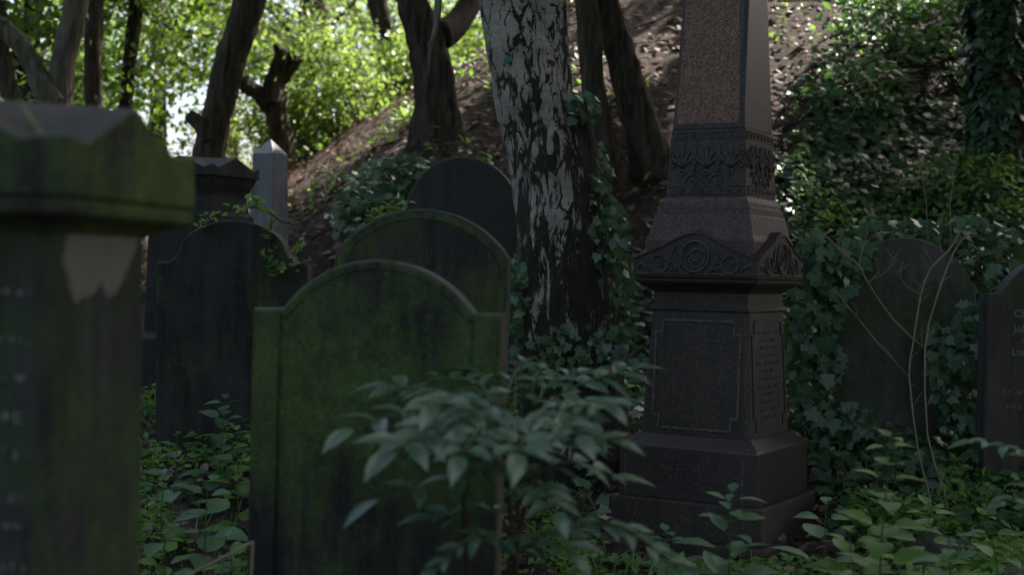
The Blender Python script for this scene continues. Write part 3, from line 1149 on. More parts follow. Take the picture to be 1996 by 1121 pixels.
for pts, r in (([(980, -120, 8.2), (900, -90, 7.9), (860, -30, 7.6), (850, 50, 7.5), (838, 100, 7.5), (836, 150, 7.5)], [.035, .025, .022, .017, .010, .004]),
               ([(850, 50, 7.5), (842, 75, 7.48), (832, 90, 7.46)], [.01, .008, .003])):
    add_tube(acc, [P(*q) - Vector(tb.location) for q in pts], r, seg=7, sub=4, amp=.15, seed=2, fr=20)
mesh('dead_branch', acc[0], acc[1], M['bark_grey'], tb, True)

# --- dark pair behind the birch
h10, d10 = hit(1275, 322)
t10 = tree_at('woodland_tree', 'dark leaning trunk between the birch and the tall obelisk', h10 - Vector((0, 0, .1)))
trunk_px(t10, [(1272, 318, 84), (1250, 240, 66), (1222, 140, 60), (1195, 50, 56), (1170, -60, 54)], d10, M['bark'], base=(h10 + Vector((.05, .05, -.3)), .24), amp=.1, flute=.08, seed=12, seg=22,
         extra=[(P(1185, -300, d10), .12), (P(1210, -520, d10 + .5), .07)])
trunk_px(t10, [(1192, 330, 62), (1170, 260, 52), (1157, 170, 46), (1150, 80, 44), (1140, -60, 42)], d10 - .2, M['bark'], base=(hit(1205, 350)[0] - Vector((0, 0, .2)), .16), amp=.1, flute=.1, seed=17, seg=16, name='stem',
         extra=[(P(1150, -400, d10), .07)])
crown(t10, (2.6, 13.0, 8.6), (3.6, 3.4, 2.6), 135, 82, .55, .22, M["lf_canopy"], P(1205, -450, d10 + .3), 9)

# --- trunk with flared foot, middle
h11, d11 = hit(852, 262)
t11 = tree_at('woodland_tree', 'thick brown trunk with a flared foot on the leaf strewn bank', h11 - Vector((0, 0, .1)))
trunk_px(t11, [(856, 258, 104), (853, 200, 82), (843, 130, 76), (825, 60, 68), (805, 0, 58), (780, -90, 54)], d11, M['bark'], base=(h11 + Vector((.05, .0, -.35)), .37), amp=.08, flute=.12, seed=5, seg=22,
         extra=[(P(740, -330, d11), .12), (P(720, -560, d11), .06)])
acc = ([], [])
add_tube(acc, [P(850, 70, d11) - Vector(t11.location), P(890, 45, d11 + .3) - Vector(t11.location), P(940, -30, d11 + .8) - Vector(t11.location)], [.16, .13, .09], seg=10, sub=5, amp=.1, seed=3)
mesh('limb', acc[0], acc[1], M['bark_dark'], t11, True)
crown(t11, (-1.2, 15.0, 9.4), (3.6, 3.2, 2.6), 108, 75, .55, .22, M['lf_canopy'], P(735, -480, d11), 8)

# --- twin slim stems on the crest
h12, d12 = hit(765, 112)
if h12 is None:
    d12 = 21.0
    h12 = P(765, 112, d12)
t12 = tree_at('woodland_tree', 'pair of slim dark stems growing from one root on the crest of the bank', h12 - Vector((0, 0, .1)))
trunk_px(t12, [(757, 118, 38), (745, 60, 26), (728, 0, 24), (715, -90, 22)], d12, M['bark_dark'], base=(h12 - Vector((.05, 0, .4)), .2), amp=.08, seed=6, extra=[(P(690, -400, d12), .06)])
trunk_px(t12, [(768, 118, 30), (760, 60, 20), (745, 0, 19), (742, -90, 18)], d12, M['bark_dark'], base=(h12 - Vector((-.05, 0, .4)), .16), amp=.08, seed=7, name='stem', extra=[(P(760, -400, d12), .05)])
crown(t12, P(740, -420, d12), (3.0, 3.0, 2.0), 50, 45, .4, .14, M['lf_bright'], P(720, -250, d12), 6)

# --- pollarded stump with a forked head
d13 = 18.0
p13 = P(552, 300, d13)
t13 = tree_at('pollard_tree', 'lopped tree with a forked head of sawn off limbs behind the pale obelisk', (p13.x, p13.y, min(gz(p13.x, p13.y), p13.z) - .1))
trunk_px(t13, [(553, 290, 52), (545, 245, 38), (536, 205, 44), (528, 185, 50)], d13, M['bark'], base=(Vector((p13.x + .02, p13.y, gz(p13.x, p13.y) - .4)), .28), amp=.12, flute=.1, seed=8, extra=None)
trunk_px(t13, [(530, 200, 44), (540, 160, 36), (562, 130, 34), (574, 108, 36)], d13, M['bark_dark'], amp=.14, seed=1, name='limb', seg=14)
trunk_px(t13, [(530, 200, 40), (532, 160, 34), (548, 110, 26), (536, 85, 10)], d13 - .1, M['bark_dark'], amp=.14, seed=2, name='limb', seg=14)
trunk_px(t13, [(528, 205, 40), (510, 185, 32), (490, 172, 32), (472, 155, 34)], d13 - .05, M['bark_dark'], amp=.14, seed=3, name='limb', seg=14)
crown(t13, P(530, 110, d13 + .2), (.9, .8, .6), 14, 25, .18, .11, M['lf_bright'], None)

# --- leaning trunk
d14 = 13.5
p14 = P(408, 330, d14)
t14 = tree_at('woodland_tree', 'smooth brown trunk leaning right above the dark gabled pedestal', (p14.x, p14.y, gz(p14.x, p14.y) - .1))
trunk_px(t14, [(404, 330, 62), (412, 270, 60), (428, 200, 58), (452, 110, 60), (482, 20, 58), (505, -60, 54)], d14, M['bark'], base=(Vector((p14.x, p14.y, gz(p14.x, p14.y) - .3)), .2), amp=.05, seed=10, flute=.04,
         extra=[(P(570, -300, d14), .10), (P(600, -480, d14), .06)])
trunk_px(t14, [(408, 275, 30), (392, 245, 30), (374, 228, 26), (368, 222, 22)], d14 - .1, M['bark'], amp=.1, seed=11, name='cut_stub', seg=12)
crown(t14, (-2.2, 14.5, 7.6), (3.2, 3.0, 2.0), 81, 67, .55, .22, M['lf_canopy'], P(590, -430, d14), 7)

# --- left cluster
d15 = 14.5
def left_tree(label, pts, matk, seed, crown_c=None, limb=None, d=d15, extra=None, cm='lf_canopy', group=None):
    q = P(pts[0][0], pts[0][1], d)
    t = tree_at('woodland_tree', label, (q.x, q.y, gz(q.x, q.y) - .1), group=group)
    trunk_px(t, pts, d, M[matk], base=(Vector((q.x - .02, q.y, gz(q.x, q.y) - .3)), pts[0][2] / 2 / F0 * d * 1.35), amp=.07, seed=seed, flute=.05, extra=extra)
    if limb:
        trunk_px(t, limb, d - .1, M[matk], amp=.07, seed=seed + 3, name='limb', seg=14)
    if crown_c:
        crown(t, crown_c, (2.8, 2.6, 1.9), 60, 50, .36, .13, M[cm], P(pts[-1][0], pts[-1][1], d), 6)
    return t


left_tree('grey barked trunk forking low, with a pale limb leaning away to the left', [(112, 260, 60), (115, 195, 54), (122, 120, 44), (140, 50, 46), (152, -20, 44), (158, -120, 40)], 'bark_grey', 20,
          crown_c=(-4.6, 13.6, 6.6), limb=[(112, 205, 40), (84, 170, 44), (62, 120, 38), (30, 75, 36), (-5, 45, 34), (-60, 10, 30)])
left_tree('straight brown trunk standing between two thinner trunks above the big pillar', [(184, 260, 38), (182, 180, 34), (182, 100, 33), (186, 0, 34), (190, -120, 32)], 'bark', 24, crown_c=(-4.0, 17.0, 7.0), d=15.5)
left_tree('thin dark trunk beside the gap of bright sky', [(243, 260, 28), (246, 190, 24), (256, 100, 26), (266, 0, 27), (275, -120, 26)], 'bark_dark', 27, crown_c=(-3.6, 18.5, 7.6), d=16.5)
left_tree('mossy trunk at the very edge of the picture, top left', [(36, 260, 34), (28, 200, 34), (10, 140, 34), (0, 80, 33), (-8, 0, 32)], 'bark', 31, d=15.0)
left_tree('pale far trunk glimpsed through bright foliage above the lopped tree', [(640, 200, 22), (634, 100, 24), (628, 20, 26), (620, -80, 26)], 'bark_grey', 33, d=24.0, crown_c=None)

# --- ivy clad tree at the right
h20, d20 = hit(1945, 330)
t20 = tree_at('ivy_clad_tree', 'dark tree trunk wholly clad in ivy at the upper right', h20 - Vector((0, 0, .1)))
trunk_px(t20, [(1950, 330, 110), (1950, 200, 100), (1945, 100, 100), (1940, 0, 96), (1935, -120, 90)], d20, M['bark_dark'], base=(h20 - Vector((0, 0, .3)), .3), amp=.1, seed=14,
         extra=[(P(1920, -500, d20), .12), (P(1900, -800, d20), .06)])
n = 1500
zz = RNG.uniform(0, 1, n)
an = RNG.uniform(0, 2 * math.pi, n)
ax0, ax1 = np.array(P(1950, 340, d20)), np.array(P(1937, -60, d20))
rr = .20 + .09 * RNG.random(n)
pos = ax0 + (ax1 - ax0) * zz[:, None] + np.stack([np.cos(an) * rr, np.sin(an) * rr, 0 * an], 1)
nr = np.stack([np.cos(an), np.sin(an), .5 + 0 * an], 1) + RNG.normal(size=(n, 3)) * .35
leaves('ivy', L_IVY, pos - np.array(t20.location), nr, np.array([[0, 0, -1.0]]) + RNG.normal(size=(n, 3)) * .5, RNG.uniform(.06, .11, n), M['lf_ivy'], t20)
crown(t20, (4.6, 11.6, 8.0), (3.6, 3.4, 2.6), 135, 82, .55, .22, M['lf_canopy'], P(1905, -700, d20), 8)

# --- far trees whose low leaves close the view at the upper left
far = [
    ('broad tree with dark shaded leaves filling the upper left corner', (50, 50, 17), (2.4, 2.0, 2.0), 85, 'lf_canopy', 60),
    ('leafy tree with sunny leaves behind the thin dark trunk', (300, 20, 22), (2.4, 2.4, 1.2), 40, 'lf_bright', 60),
    ('tree with yellow green leaves glowing behind the leaning trunk', (440, 10, 25), (2.6, 2.4, 1.5), 34, 'lf_bright', 60),
    ('tree with sunlit drooping leaves above the lopped tree', (590, 50, 24), (2.4, 2.2, 1.8), 52, 'lf_bright', 60),
    ('bright green tree at the crest left of the thick flared trunk', (740, 30, 27), (2.6, 2.4, 2.4), 80, 'lf_bright', 60),
    ('shady tree deep in the wood behind the straight brown trunk', (150, 120, 27), (2.0, 2.2, 1.8), 34, 'lf_canopy', 60),
    ('tree of bright leaves seen between the flared trunk and the birch', (905, 10, 27), (1.8, 2, 1.6), 40, 'lf_bright', 60),
]
for lab, c, rad, ncl, mk, per in far:
    q = P(*c)
    g = gz(q.x, q.y)
    t = tree_at('broadleaf_tree', lab, (q.x, q.y, min(g, q.z - 2) - .2))
    V, Fs = tube([Vector((0, 0, 0)), Vector((.1, 0, (q.z - t.location.z) * .5)), Vector((0, .1, q.z - t.location.z + 1.5))], [.2, .14, .07], seg=10, sub=5, amp=.08)
    mesh('trunk', V, Fs, M['bark_dark'], t, True)
    crown(t, q, rad, int(ncl * 1.25), int(per * 1.5), .36, .105, M[mk], (q.x, q.y, q.z - .4), 9)

# bushes along the foot of the wood and the crest
bush = [
    ('sunny bush on the crest just right of the lopped tree', (640, 190, 19), (1.0, .9, .9), 45, 'lf_bright'),
    ('yellow green bush low on the crest beneath the twin stems', (740, 165, 20), (.95, .9, .6), 40, 'lf_bright'),
    ('spreading bush below the lopped tree at the edge of the leaf litter', (600, 240, 19), (.7, .8, .5), 28, 'lf_bright'),
    ('pale sunlit bush right of the leaning trunk, behind the pale obelisk', (468, 290, 22), (.75, 1.2, .75), 30, 'lf_pale'),
    ('bush with dark green leaves behind the big pillar cap, between the trunks', (175, 190, 21), (.7, 1.0, .6), 20, 'lf_canopy'),
    ('bright low bush at the far left behind the forking grey trunk', (55, 190, 19), (.9, .9, .5), 22, 'lf_bright'),
    ('small bush on the crest left of the flared trunk', (810, 130, 20), (.45, .6, .5), 16, 'lf_bright'),
    ('shaded bush high on the crest behind the flared trunk', (905, 120, 21), (.55, .7, .45), 18, 'lf_canopy'),
]
for lab, c, rad, ncl, mk in bush:
    q = P(*c)
    g = gz(q.x, q.y)
    t = thing('bush', lab, 'bush', (q.x, q.y, min(g, q.z) - .1))
    crown(t, q, rad, ncl, 75, .2, .085, M[mk], (q.x, q.y, q.z - rad[2]), 7, M['twig_dark'], 'foliage', .02)

for lab, c, rad, ncl in (('dark green bush high on the bank, left of the ivy clad trunk', (1750, 130, 14.2), (.95, .7, .42), 26),
                          ('low leafy bush between the tall obelisk and the ivy clad trunk', (1660, 200, 13.2), (.5, .5, .3), 16),
                          ('bush at the top edge beside the ivy clad trunk', (1850, 60, 14.8), (.6, .6, .5), 18)):
    q = P(*c)
    g = gz(q.x, q.y)
    t = thing('bush', lab, 'bush', (q.x, q.y, g - .05))
    q = Vector((q.x, q.y, g + rad[2] * .8))
    cc, pos = crown_points(q, rad, ncl, 40, .14)
    pos = pos[pos[:, 2] > terr(pos[:, 0], pos[:, 1])]
    n = len(pos)
    leaves('foliage', L_OVAL, pos - np.array(t.location), np.array([[0, -.3, .8]]) + RNG.normal(size=(n, 3)) * .4, rnd_dirs(n, -.2), RNG.uniform(.07, .13, n), M['lf_weed_dark'], t)
    acc = ([], [])
    for i in range(6):
        add_tube(acc, [Vector((0, 0, 0)), (Vector(cc[i]) - t.location) * .5 + Vector((0, 0, .05)), Vector(cc[i]) - t.location], [.012, .008, .004], seg=5, sub=3)
    mesh('branch', acc[0], acc[1], M['twig_dark'], t, True)

# unseen leaf masses added around, behind and over the viewer to shade the graves
cc, pos = crown_points((-1, -9, 5.0), (13, 3.5, 5.5), 260, 70, .9, .2)
c2, pos2 = crown_points((-11, 4, 5.0), (3, 8, 5.0), 150, 70, .8, .2)
c3, pos3 = crown_points((10, 3, 5.5), (3, 8, 5.5), 150, 70, .8, .2)
c4, pos4 = crown_points((3.5, 5.5, 10.0), (10.5, 8.5, 2.0), 620, 70, .95, .05)
c5, pos5 = crown_points((9, 16, 11.0), (6, 6, 2.2), 200, 70, .9, .05)
pos4 = pos4[np.hypot((pos4[:, 0] - 3.6) / 1.7, (pos4[:, 1] - 8.8) / 1.7) > 1]  # opening cut for more sky light on the ivy
pos4 = pos4[np.hypot((pos4[:, 0] + .3) / 3.6, (pos4[:, 1] - 2.8) / 4.2) > 1]     # opening cut in the added canopy for sky light on the graves
c6, pos6 = crown_points((10, 10, 8.0), (2.5, 5.5, 4.0), 150, 70, .9, .05)  # added to block light from the right
pos = np.concatenate([pos, pos2, pos3, pos4, pos5, pos6])
pos = pos[(pos[:, 2] > .1) & keep_mask(pos)]
n = len(pos)
w = leaves('shade_foliage', L_FAR, pos, rnd_dirs(n, .4), rnd_dirs(n), RNG.uniform(.25, .42, n), M['lf_canopy'])
tag(w, 'unseen leaf masses added round the burial ground for shade', 'wood', None, 'stuff')

# ------------------------------------------------------------------ ground vegetation
def litter():
    n = 26000
    x = RNG.uniform(-8, 8, n)
    y = RNG.uniform(5, 22, n)
    keep = ((x * 2800 / y + 998 > -80) & (x * 2800 / y + 998 < 2080))
    x, y = x[keep], y[keep]
    n = len(x)
    z = terr(x, y) + .015 + .03 * RNG.random(n)
    e = .02
    gx = (terr(x + e, y) - terr(x - e, y)) / (2 * e)
    gy = (terr(x, y + e) - terr(x, y - e)) / (2 * e)
    up = np.stack([-gx, -gy, 1 + 0 * gx], 1) + RNG.normal(size=(n, 3)) * .35
    o = leaves('fallen_leaves', L_OVAL, np.stack([x, y, z], 1), up, rnd_dirs(n), RNG.uniform(.05, .12, n), M['lf_dead'])
    tag(o, 'brown fallen leaves strewn over the bank', 'leaf litter', None, 'stuff')


litter()


def ivy_field():
    P_, U_, T_, S_ = [], [], [], []
    def add(x, y, lift, size, up, cov=None):
        n = len(x)
        z = terr(x, y) + lift
        P_.append(np.stack([x, y, z], 1))
        U_.append(up)
        T_.append(rnd_dirs(n, -.35) + np.array([0, -.5, -.15]))
        S_.append(size)
    n = 62000
    x = RNG.uniform(-.2, 8.0, n)
    y = 8.3 + 8.2 * RNG.random(n) ** 1.25
    px = x / y * 2800 + 998
    sx = np.array([mnoise.noise(Vector((a * .9, b * .9, 1.7))) for a, b in zip(x, y)])
    sy = np.array([mnoise.noise(Vector((a * 2.3, b * 2.3, 5.1))) for a, b in zip(x, y)])
    lim = 12.3 + 1.1 * sx + np.clip((px - 1500) / 500, -1, 1.2) * 2.2
    lim = np.where(px < 1300, 10.6 + .8 * sx, lim)
    keep = (px > 1090) & (px < 2060) & (y < lim + RNG.normal(size=n) * .25)
    x, y, sx, sy = x[keep], y[keep], sx[keep], sy[keep]
    n = len(x)
    lift = np.clip(.10 + .22 * sx + .16 * sy, 0, .6) * RNG.random(n) ** .6 + .02
    near_grave = (y < 9.0)
    up = np.array([[0, -.55, .8]]) + RNG.normal(size=(n, 3)) * .3
    add(x, y, lift, .038 + .062 * RNG.random(n) ** 1.6, up)
    # lower skirt between the stones and round the obelisk
    n = 1700
    x = RNG.uniform(.4, 3.6, n)
    y = RNG.uniform(7.3, 9.0, n)
    keep = ~((abs(x - OC.x) < .62) & (abs(y - OC.y) < .62))
    x, y = x[keep], y[keep]
    n = len(x)
    add(x, y, RNG.random(n) * .16 + .02, RNG.uniform(.05, .09, n), np.array([[0, -.4, .9]]) + RNG.normal(size=(n, 3)) * .4)
    o = leaves('ivy', L_IVY, np.concatenate(P_), np.concatenate(U_), np.concatenate(T_), np.concatenate(S_), M['lf_ivy'])
    tag(o, 'dark ivy carpeting the bank behind the obelisk and the right hand stones', 'ivy', None, 'stuff')


ivy_field()


def bank_herbs():
    n = 16000
    x = RNG.uniform(1.5, 7, n)
    y = RNG.uniform(10.8, 15.8, n)
    px = x / y * 2800 + 998
    q = np.array([mnoise.noise(Vector((a * .75, b * .75, 4.4))) for a, b in zip(x, y)])
    k = (px > 1540) & (px < 2060) & (q > -.02) & (y < 12.6 + (px - 1540) / 500 * 2.6 + RNG.normal(size=n) * .4)
    x, y, q = x[k], y[k], q[k]
    n = len(x)
    z = terr(x, y) + .06 + np.clip(q * .9, 0, .45) * RNG.random(n) ** .5
    o = leaves('herbs', L_OVAL, np.stack([x, y, z], 1), np.array([[0, -.45, .85]]) + RNG.normal(size=(n, 3)) * .35, rnd_dirs(n, -.3), RNG.uniform(.04, .10, n), M['lf_weed'])
    tag(o, 'soft green herbs covering the upper bank between the obelisk and the ivy clad trunk', 'herbs', None, 'stuff')


bank_herbs()


def ivy_on(name, label, pts, normals, size, stems=None, tipdown=1.0, mat='lf_ivy', jit=.32):
    pts = np.asarray(pts)
    n = len(pts)
    c = pts.mean(0)
    t = thing(name, label, 'ivy', (float(c[0]), float(c[1]), float(pts[:, 2].min())))
    loc = np.array(t.location)
    leaves('foliage', L_IVY, pts - loc, np.asarray(normals) + RNG.normal(size=(n, 3)) * jit, np.array([[0, -.2, -tipdown]]) + RNG.normal(size=(n, 3)) * .6, (.55 + .75 * RNG.random(n) ** 1.3) * size, M[mat], t)
    if stems:
        acc = ([], [])
        for s, r in stems:
            add_tube(acc, [Vector(q) - Vector(loc) for q in s], [r] * (len(s) - 1) + [r * .4], seg=5, sub=4)
        mesh('stem', acc[0], acc[1], M['twig_dark'], t, True)
    return t


def px_blob(n, cx, cy, rx, ry, d, dj=.1):
    a = RNG.uniform(0, 2 * math.pi, n)
    r = np.sqrt(RNG.random(n))
    dd = d + RNG.normal(size=n) * dj
    return np.array([P(cx + rx * r[i] * math.cos(a[i]), cy + ry * r[i] * math.sin(a[i]), dd[i]) for i in range(n)])


FRONT = np.array([[0, -.9, .45]])
# on the round topped stone, left and right
pts = np.concatenate([px_blob(320, 1585, 640, 55, 190, 8.45, .07), px_blob(130, 1610, 530, 60, 60, 8.45, .06), px_blob(70, 1660, 490, 50, 22, 8.5, .05), px_blob(60, 1640, 820, 60, 40, 8.4, .05)])
ivy_on('climbing_ivy', 'ivy hanging down the left side of the round topped greenish headstone', pts, FRONT, .082, [([P(1600, 840, 8.5), P(1590, 700, 8.47), P(1620, 560, 8.45), P(1675, 480, 8.5)], .008)])
pts = np.concatenate([px_blob(250, 1880, 750, 75, 110, 8.35, .07), px_blob(80, 1905, 630, 40, 50, 8.4, .05), px_blob(50, 1850, 655, 40, 20, 8.45, .04)])
ivy_on('climbing_ivy', 'ivy clump between the round topped headstone and the lettered one at the edge', pts, FRONT, .080, [([P(1880, 850, 8.5), P(1875, 720, 8.4), P(1900, 600, 8.42)], .008)])
# along the back of both
pts = np.concatenate([px_blob(260, 1880, 480, 120, 60, 9.0, .12), px_blob(120, 1760, 450, 120, 22, 8.95, .08)])
ivy_on('climbing_ivy', 'ivy bank tumbling over behind the round topped headstone', pts, np.array([[0, -.6, .8]]), .085)
# birch foot and right flank
pts = np.concatenate([px_blob(240, 1200, 570, 36, 180, 8.25, .1), px_blob(110, 1170, 400, 20, 130, 8.2, .06), px_blob(60, 1135, 205, 32, 30, 8.15, .06), px_blob(160, 1120, 690, 100, 60, 8.0, .08), px_blob(110, 1010, 600, 22, 110, 8.2, .06)])
ivy_on('climbing_ivy', 'ivy clinging to the foot and flank of the white barked birch', pts, FRONT + np.array([[.25, 0, 0]]), .060,
       [([P(1190, 800, 8.1), P(1185, 600, 8.15), P(1170, 420, 8.15), P(1150, 250, 8.12), P(1138, 190, 8.1)], .010)])
# bush of ivy over a mound left of the round slate stone
pts = np.concatenate([px_blob(300, 760, 370, 90, 65, 10.4, .16), px_blob(120, 690, 420, 50, 50, 10.2, .12), px_blob(60, 790, 320, 50, 20, 10.4, .1)])
ivy_on('ivy_mound', 'mound of ivy beside the plain round topped dark headstone', pts, np.array([[0, -.5, .85]]), .085)


# sprigs over the tops of two stones
def sprig(label, runs, n, size, mat='lf_weed'):
    P0 = P(*runs[0][0])
    t = thing('ivy_sprig', label, 'ivy sprig', P0)
    loc = Vector(P0)
    acc = ([], [])
    pos = []
    for run in runs:
        pts = [P(*q) for q in run]
        add_tube(acc, [p - loc for p in pts], [.004] * len(pts), seg=5, sub=4)
        c, _ = catmull(pts, [1] * len(pts), 12)
        for _ in range(int(n * len(run) / 3)):
            pos.append(np.array(random.choice(c)) + RNG.normal(size=3) * .018)
    mesh('stem', acc[0], acc[1], M['twig_dark'], t, True)
    pos = np.array(pos)
    m = len(pos)
    leaves('leaf', L_IVY, pos - np.array(loc), np.array([[0, -.35, .9]]) + RNG.normal(size=(m, 3)) * .45, rnd_dirs(m), RNG.uniform(.6, 1.3, m) * size, M[mat], t)['kind'] = 'stuff'


sprig('light green ivy sprig trailing over the top of the ogee headstone', [[(385, 438, 7.9), (430, 415, 7.9), (480, 402, 7.9), (520, 412, 7.85), (560, 435, 7.85), (610, 412, 7.8)], [(460, 420, 7.9), (490, 395, 7.9), (505, 388, 7.85)],
       [(530, 425, 7.88), (525, 470, 7.85), (522, 510, 7.85), (545, 528, 7.82), (600, 510, 7.8)], [(545, 520, 7.82), (580, 495, 7.8), (585, 475, 7.8)]], 26, .034)
sprig('pale ivy sprig on the left rim of the mossy rimmed arched headstone', [[(700, 432, 6.45), (740, 415, 6.42), (770, 402, 6.4), (808, 396, 6.4)], [(745, 412, 6.4), (765, 392, 6.4)]], 24, .030)

# undergrowth: small leaves low on the ground
def under():
    P_, S_ = [], []
    for x0, x1, y0, y1, n, h in ((-2.4, -.7, 4.6, 9.6, 17000, .26), (.2, 3.6, 4.6, 8.6, 22000, .18), (-.6, 1.0, 5.5, 9.5, 4600, .16), (1.5, 3.6, 4.4, 7.8, 21000, .30)):
        x = RNG.uniform(x0, x1, n)
        y = RNG.uniform(y0, y1, n)
        q = np.array([mnoise.noise(Vector((a * 1.9, b * 1.9, 9.3))) for a, b in zip(x, y)])
        hh = np.where((abs(x - 1.0) < .75) & (y > 5.6), .06, h)
        k = (q > -.18 + .3 * (RNG.random(n) - .5)) & ~((abs(x - OC.x) < .68) & (abs(y - OC.y) < .68))
        x, y, q, hh = x[k], y[k], q[k], hh[k]
        P_.append(np.stack([x, y, terr(x, y) + .01 + hh * np.clip(q + .45, .05, 1) * RNG.random(len(x))], 1))
        S_.append(.022 + .05 * RNG.random(len(x)) ** 1.5)
    pos = np.concatenate(P_)
    n = len(pos)
    o = leaves('undergrowth', L_OVAL, pos, np.array([[0, -.15, 1]]) + RNG.normal(size=(n, 3)) * .4, rnd_dirs(n, 0, .3), np.concatenate(S_), M['lf_weed'])
    tag(o, 'low green weeds covering the ground between the graves', 'weeds', None, 'stuff')


under()


def grass():
    n = 5200
    x = np.concatenate([RNG.uniform(-2.3, -.7, n // 3), RNG.uniform(.2, 3.5, n - n // 3)])
    y = RNG.uniform(4.8, 8.6, n)
    q = np.array([mnoise.noise(Vector((a * 2.2, b * 2.2, 6.6))) for a, b in zip(x, y)])
    k = (q > -.05) & ~((abs(x - OC.x) < .7) & (abs(y - OC.y) < .7))
    x, y = x[k], y[k]
    n = len(x)
    T = tmpl([(.1, .018), (.4, .022), (.75, .014)], .2, .35)
    tip = np.stack([RNG.normal(size=n) * .55, RNG.normal(size=n) * .55, np.ones(n)], 1)
    o = leaves('grass', T, np.stack([x, y, terr(x, y) - .01], 1), rnd_dirs(n, .1), tip, RNG.uniform(.08, .24, n), M['lf_weed_dark'])
    tag(o, 'thin grass blades among the weeds', 'grass', None, 'stuff')


grass()


def seedlings():
    n = 700
    x = RNG.uniform(-4, 4, n)
    y = RNG.uniform(9.5, 20, n)
    q = np.array([mnoise.noise(Vector((a * .8, b * .8, 2.2))) for a, b in zip(x, y)])
    x, y = x[q > .05], y[q > .05]
    pos = []
    for a, b in zip(x, y):
        m = RNG.integers(4, 14)
        r = RNG.normal(size=(m, 3)) * np.array([.09, .09, .05])
        px, py = a + r[:, 0], b + r[:, 1]
        pos.append(np.stack([px, py, terr(px, py) + .05 + abs(r[:, 2]) * 1.6], 1))
    pos = np.concatenate(pos)
    n = len(pos)
    o = leaves('seedlings', L_OVAL, pos, np.array([[0, -.3, .9]]) + RNG.normal(size=(n, 3)) * .4, rnd_dirs(n), RNG.uniform(.05, .10, n), M['lf_weed'])
    tag(o, 'scattered green seedlings sprouting from the leaf litter', 'seedlings', None, 'stuff')
    acc = ([], [])
    for i in range(260):
        a, b = RNG.uniform(-4, 5), RNG.uniform(9, 19)
        g = gz(a, b) + .03
        an, L = RNG.uniform(0, math.pi), RNG.uniform(.15, .7)
        e = Vector((a + math.cos(an) * L, b + math.sin(an) * L * .4, 0))
        e.z = gz(e.x, e.y) + .04
        m = Vector(((a + e.x) / 2 + RNG.normal() * .04, (b + e.y) / 2, 0))
        m.z = gz(m.x, m.y) + .06
        add_tube(acc, [Vector((a, b, g)), m, e], [RNG.uniform(.006, .016), .007, .003], seg=5, sub=3)
    o = mesh('fallen_twigs', acc[0], acc[1], M['twig_dark'], None, True)
    tag(o, 'dead twigs lying among the fallen leaves', 'twigs', None, 'stuff')


seedlings()

# ------------------------------------------------------------------ single plants
def leafy_plant(name, label, base, top, pairs, size, mat, T=L_OVAL, rnd=1, spread=.5, cat='plant', droop=.1, stem_r=.004, first=.15):
    rr = random.Random(rnd)
    base, top = Vector(base), Vector(top)
    t = thing(name, label, cat, base)
    ax = top - base
    mid = base + ax * .5 + Vector((rr.uniform(-.03, .03), rr.uniform(-.03, .03), 0))
    acc = ([], [])
    add_tube(acc, [Vector((0, 0, -.03)), mid - base, top - base], [stem_r, stem_r * .8, stem_r * .4], seg=6, sub=5)
    c, _ = catmull([base, mid, top], [1, 1, 1], 20)
    pos, up, tip, sz = [], [], [], []
    for i in range(pairs):
        f = first + (1 - first) * i / max(1, pairs - 1)
        p = c[min(len(c) - 1, int(f * (len(c) - 1)))]
        a0 = (i % 2) * math.pi / 2 + rr.uniform(-.4, .4)
        for k in (0, 1):
            a = a0 + k * math.pi
            s = size * (1.0 - .55 * max(0, f - .55) / .45) * rr.uniform(.8, 1.2)
            d = Vector((math.cos(a), math.sin(a), spread * (.2 + f * .8) - droop))
            pet = p + d.normalized() * s * .3
            add_tube(acc, [p - base, pet - base], [stem_r * .4, stem_r * .3], seg=4, sub=1)
            pos.append(pet - base)
            tip.append(d + Vector((0, 0, -.25)))
            up.append(Vector((-math.cos(a) * .3, -math.sin(a) * .3 - .15, 1)) + Vector((rr.uniform(-.25, .25), rr.uniform(-.25, .25), 0)))
            sz.append(s)
    mesh('stem', acc[0], acc[1], M['stem_green'], t, True)
    leaves('foliage', T, np.array([tuple(v) for v in pos]), np.array([tuple(v) for v in up]), np.array([tuple(v) for v in tip]), sz, M[mat], t, True)
    return t


def plant_px(label, bx, by, d, tx, ty, pairs, size, mat='lf_weed', T=L_BROAD, rnd=1, name='weed', td=None, **k):
    b = P(bx, by, d)
    b.z = gz(b.x, b.y)
    return leafy_plant(name, label, b, P(tx, ty, td or d), pairs, size, mat, T, rnd, **k)


